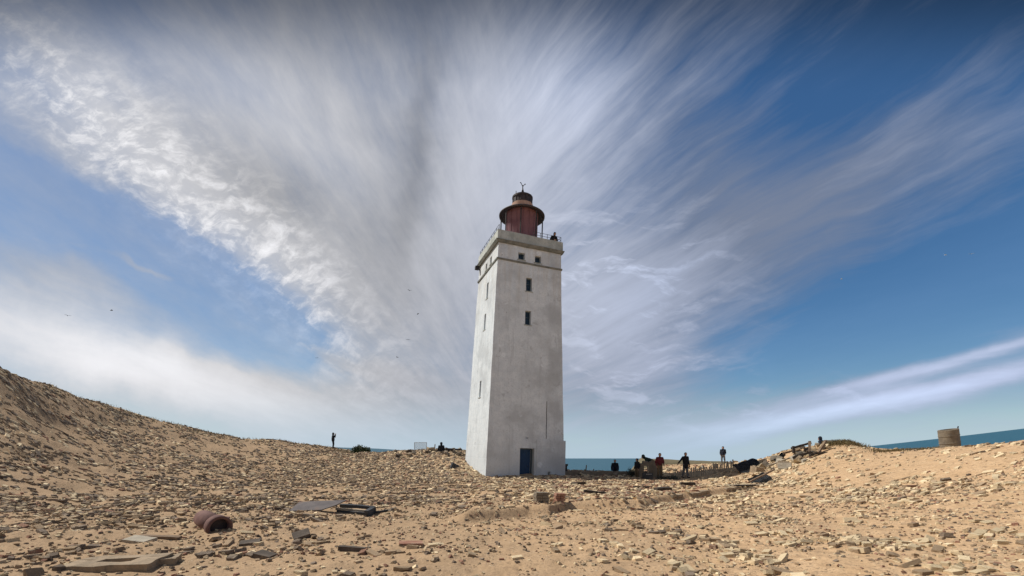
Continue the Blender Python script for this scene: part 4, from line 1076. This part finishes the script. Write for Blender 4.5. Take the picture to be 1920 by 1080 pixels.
# small rippled cloudlets along the bright band
band = k.m('MINIMUM', k.add(blob(290, 310, 330, 62, 42, 1.0), blob(520, 520, 150, 45, 36, .8)), 1.0)
rp = k.new('ShaderNodeMapping'); k.put(rp.inputs[0], k.xyz(qw, rw, 0.0)); rp.inputs['Rotation'].default_value = (0, 0, R(30)); rp.inputs['Scale'].default_value = (15, 24, 1)
puff = k.noise(rp.outputs[0], 1.4, 7, .64, 0.0)
pf = k.mul(k.smooth(puff, .40, .74), band)
cov = k.add(cov, k.mul(pf, .34))
# low right-of-tower scraps
scr = k.new('ShaderNodeMapping'); k.put(scr.inputs[0], k.xyz(qw, rw, 0.0)); scr.inputs['Scale'].default_value = (5, 17, 1)
sc_ = k.mul(k.smooth(k.noise(scr.outputs[0], 1.3, 6, .6, .3), .5, .66), k.m('MINIMUM', k.add(blob(1150, 530, 130, 90, 0, 1.0), blob(1280, 740, 260, 60, 0, .6)), 1.0))
cov = k.add(cov, k.mul(sc_, .4))
qb = k.add(q, k.mul(k.m('SUBTRACT', wn.outputs[0], .5), .05)); rb = k.add(r, k.mul(k.m('SUBTRACT', wn.outputs[1], .5), .035))
flat = k.add(blob(1760, 682, 230, 9, -15, .8, qb, rb), k.add(blob(1690, 744, 300, 14, -13.5, 1.0, qb, rb), blob(1450, 792, 220, 12, -9, .5, qb, rb)))
flat = k.mul(flat, k.add(.55, k.mul(fi, .9)))
cov = k.add(cov, flat)
cov = k.m('MAXIMUM', k.smooth(cov, .0, 1.16), k.add(.10, k.mul(k.mul(k.m('SUBTRACT', 1.0, side), .36), k.add(fine_l, .05))))
aft = k.smooth(sx.outputs[1], .12, -.15)          # unseen bright cloud added behind the viewer to lift the shaded tower front
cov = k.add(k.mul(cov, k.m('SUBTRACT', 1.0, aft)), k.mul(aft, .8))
lum = total(.345, [(300, 320, 320, 60, 42, .16), (240, 680, 340, 50, 18, .34), (940, 330, 120, 200, 18, .11), (1050, 140, 110, 110, -40, .10), (775, 280, 24, 170, 4, -.13), (480, 370, 90, 50, 30, -.09),
                  (700, 420, 40, 120, 10, -.05),  (560, 260, 120, 60, 35, .10), (1150, 560, 120, 110, 0, .13), (330, 100, 200, 60, 10, .12), (1550, 380, 420, 220, -30, -.16), (1330, 200, 120, 160, -40, -.08)])
lum = k.add(lum, k.add(k.add(k.mul(pf, .27), k.mul(flat, .22)), k.add(k.mul(k.mul(stn, soft), .25), k.add(k.mul(sc_, .16), k.mul(fin_, .12)))))
lum = k.m('MAXIMUM', lum, .2)
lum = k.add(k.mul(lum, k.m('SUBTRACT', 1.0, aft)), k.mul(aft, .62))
cc = k.new('ShaderNodeMix', data_type='RGBA', blend_type='MULTIPLY'); cc.inputs[0].default_value = 1
tint = k.mix(k.smooth(q, Q(500), Q(1500)), (.985, .985, 1.02), (.80, .93, 1.26))
k.put(cc.inputs[6], tint); k.put(cc.inputs[7], k.xyz(lum, lum, lum))
hs = k.new('ShaderNodeHueSaturation'); k.put(hs.inputs['Saturation'], k.add(1.14, k.mul(side, .18))); k.put(hs.inputs['Value'], k.add(.80, k.mul(k.m('SUBTRACT', 1.0, side), .04))); k.put(hs.inputs['Color'], sky.outputs[0])
# the sky deepens towards the zenith
over = k.smooth(r, Rr(190), Rr(-60), 1.0, .34)
lowair = k.mul(k.smooth(r, .17, -.01), .72)
ccol = k.mix(lowair, cc.outputs[2], (.36, .47, .56))
haz = k.mix(k.mul(lowair, 1.0), hs.outputs[0], (4.2, 5.9, 7.2))
b1 = k.new('ShaderNodeBackground'); k.put(b1.inputs[0], haz); k.put(b1.inputs[1], k.mul(over, .085))
b2 = k.new('ShaderNodeBackground'); k.put(b2.inputs[0], ccol); k.put(b2.inputs[1], over)
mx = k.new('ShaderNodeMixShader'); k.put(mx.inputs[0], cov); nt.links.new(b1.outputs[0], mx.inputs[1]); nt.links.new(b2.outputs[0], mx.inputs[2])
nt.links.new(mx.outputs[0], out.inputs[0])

cd = bpy.data.cameras.new('camera'); cam = bpy.data.objects.new('camera', cd); COL.objects.link(cam)
cam.location = (0, 0, EYE); cam.rotation_euler = (R(90), 0, 0)
cd.sensor_width = 36; cd.lens = 860 / 1920 * 36; cd.shift_y = (855 - 540) / 1920
cd.clip_start = .1; cd.clip_end = 120000
scene.camera = cam
vs = scene.view_settings; vs.view_transform = 'Standard'; vs.look = 'None'; vs.exposure = .38; vs.gamma = 1
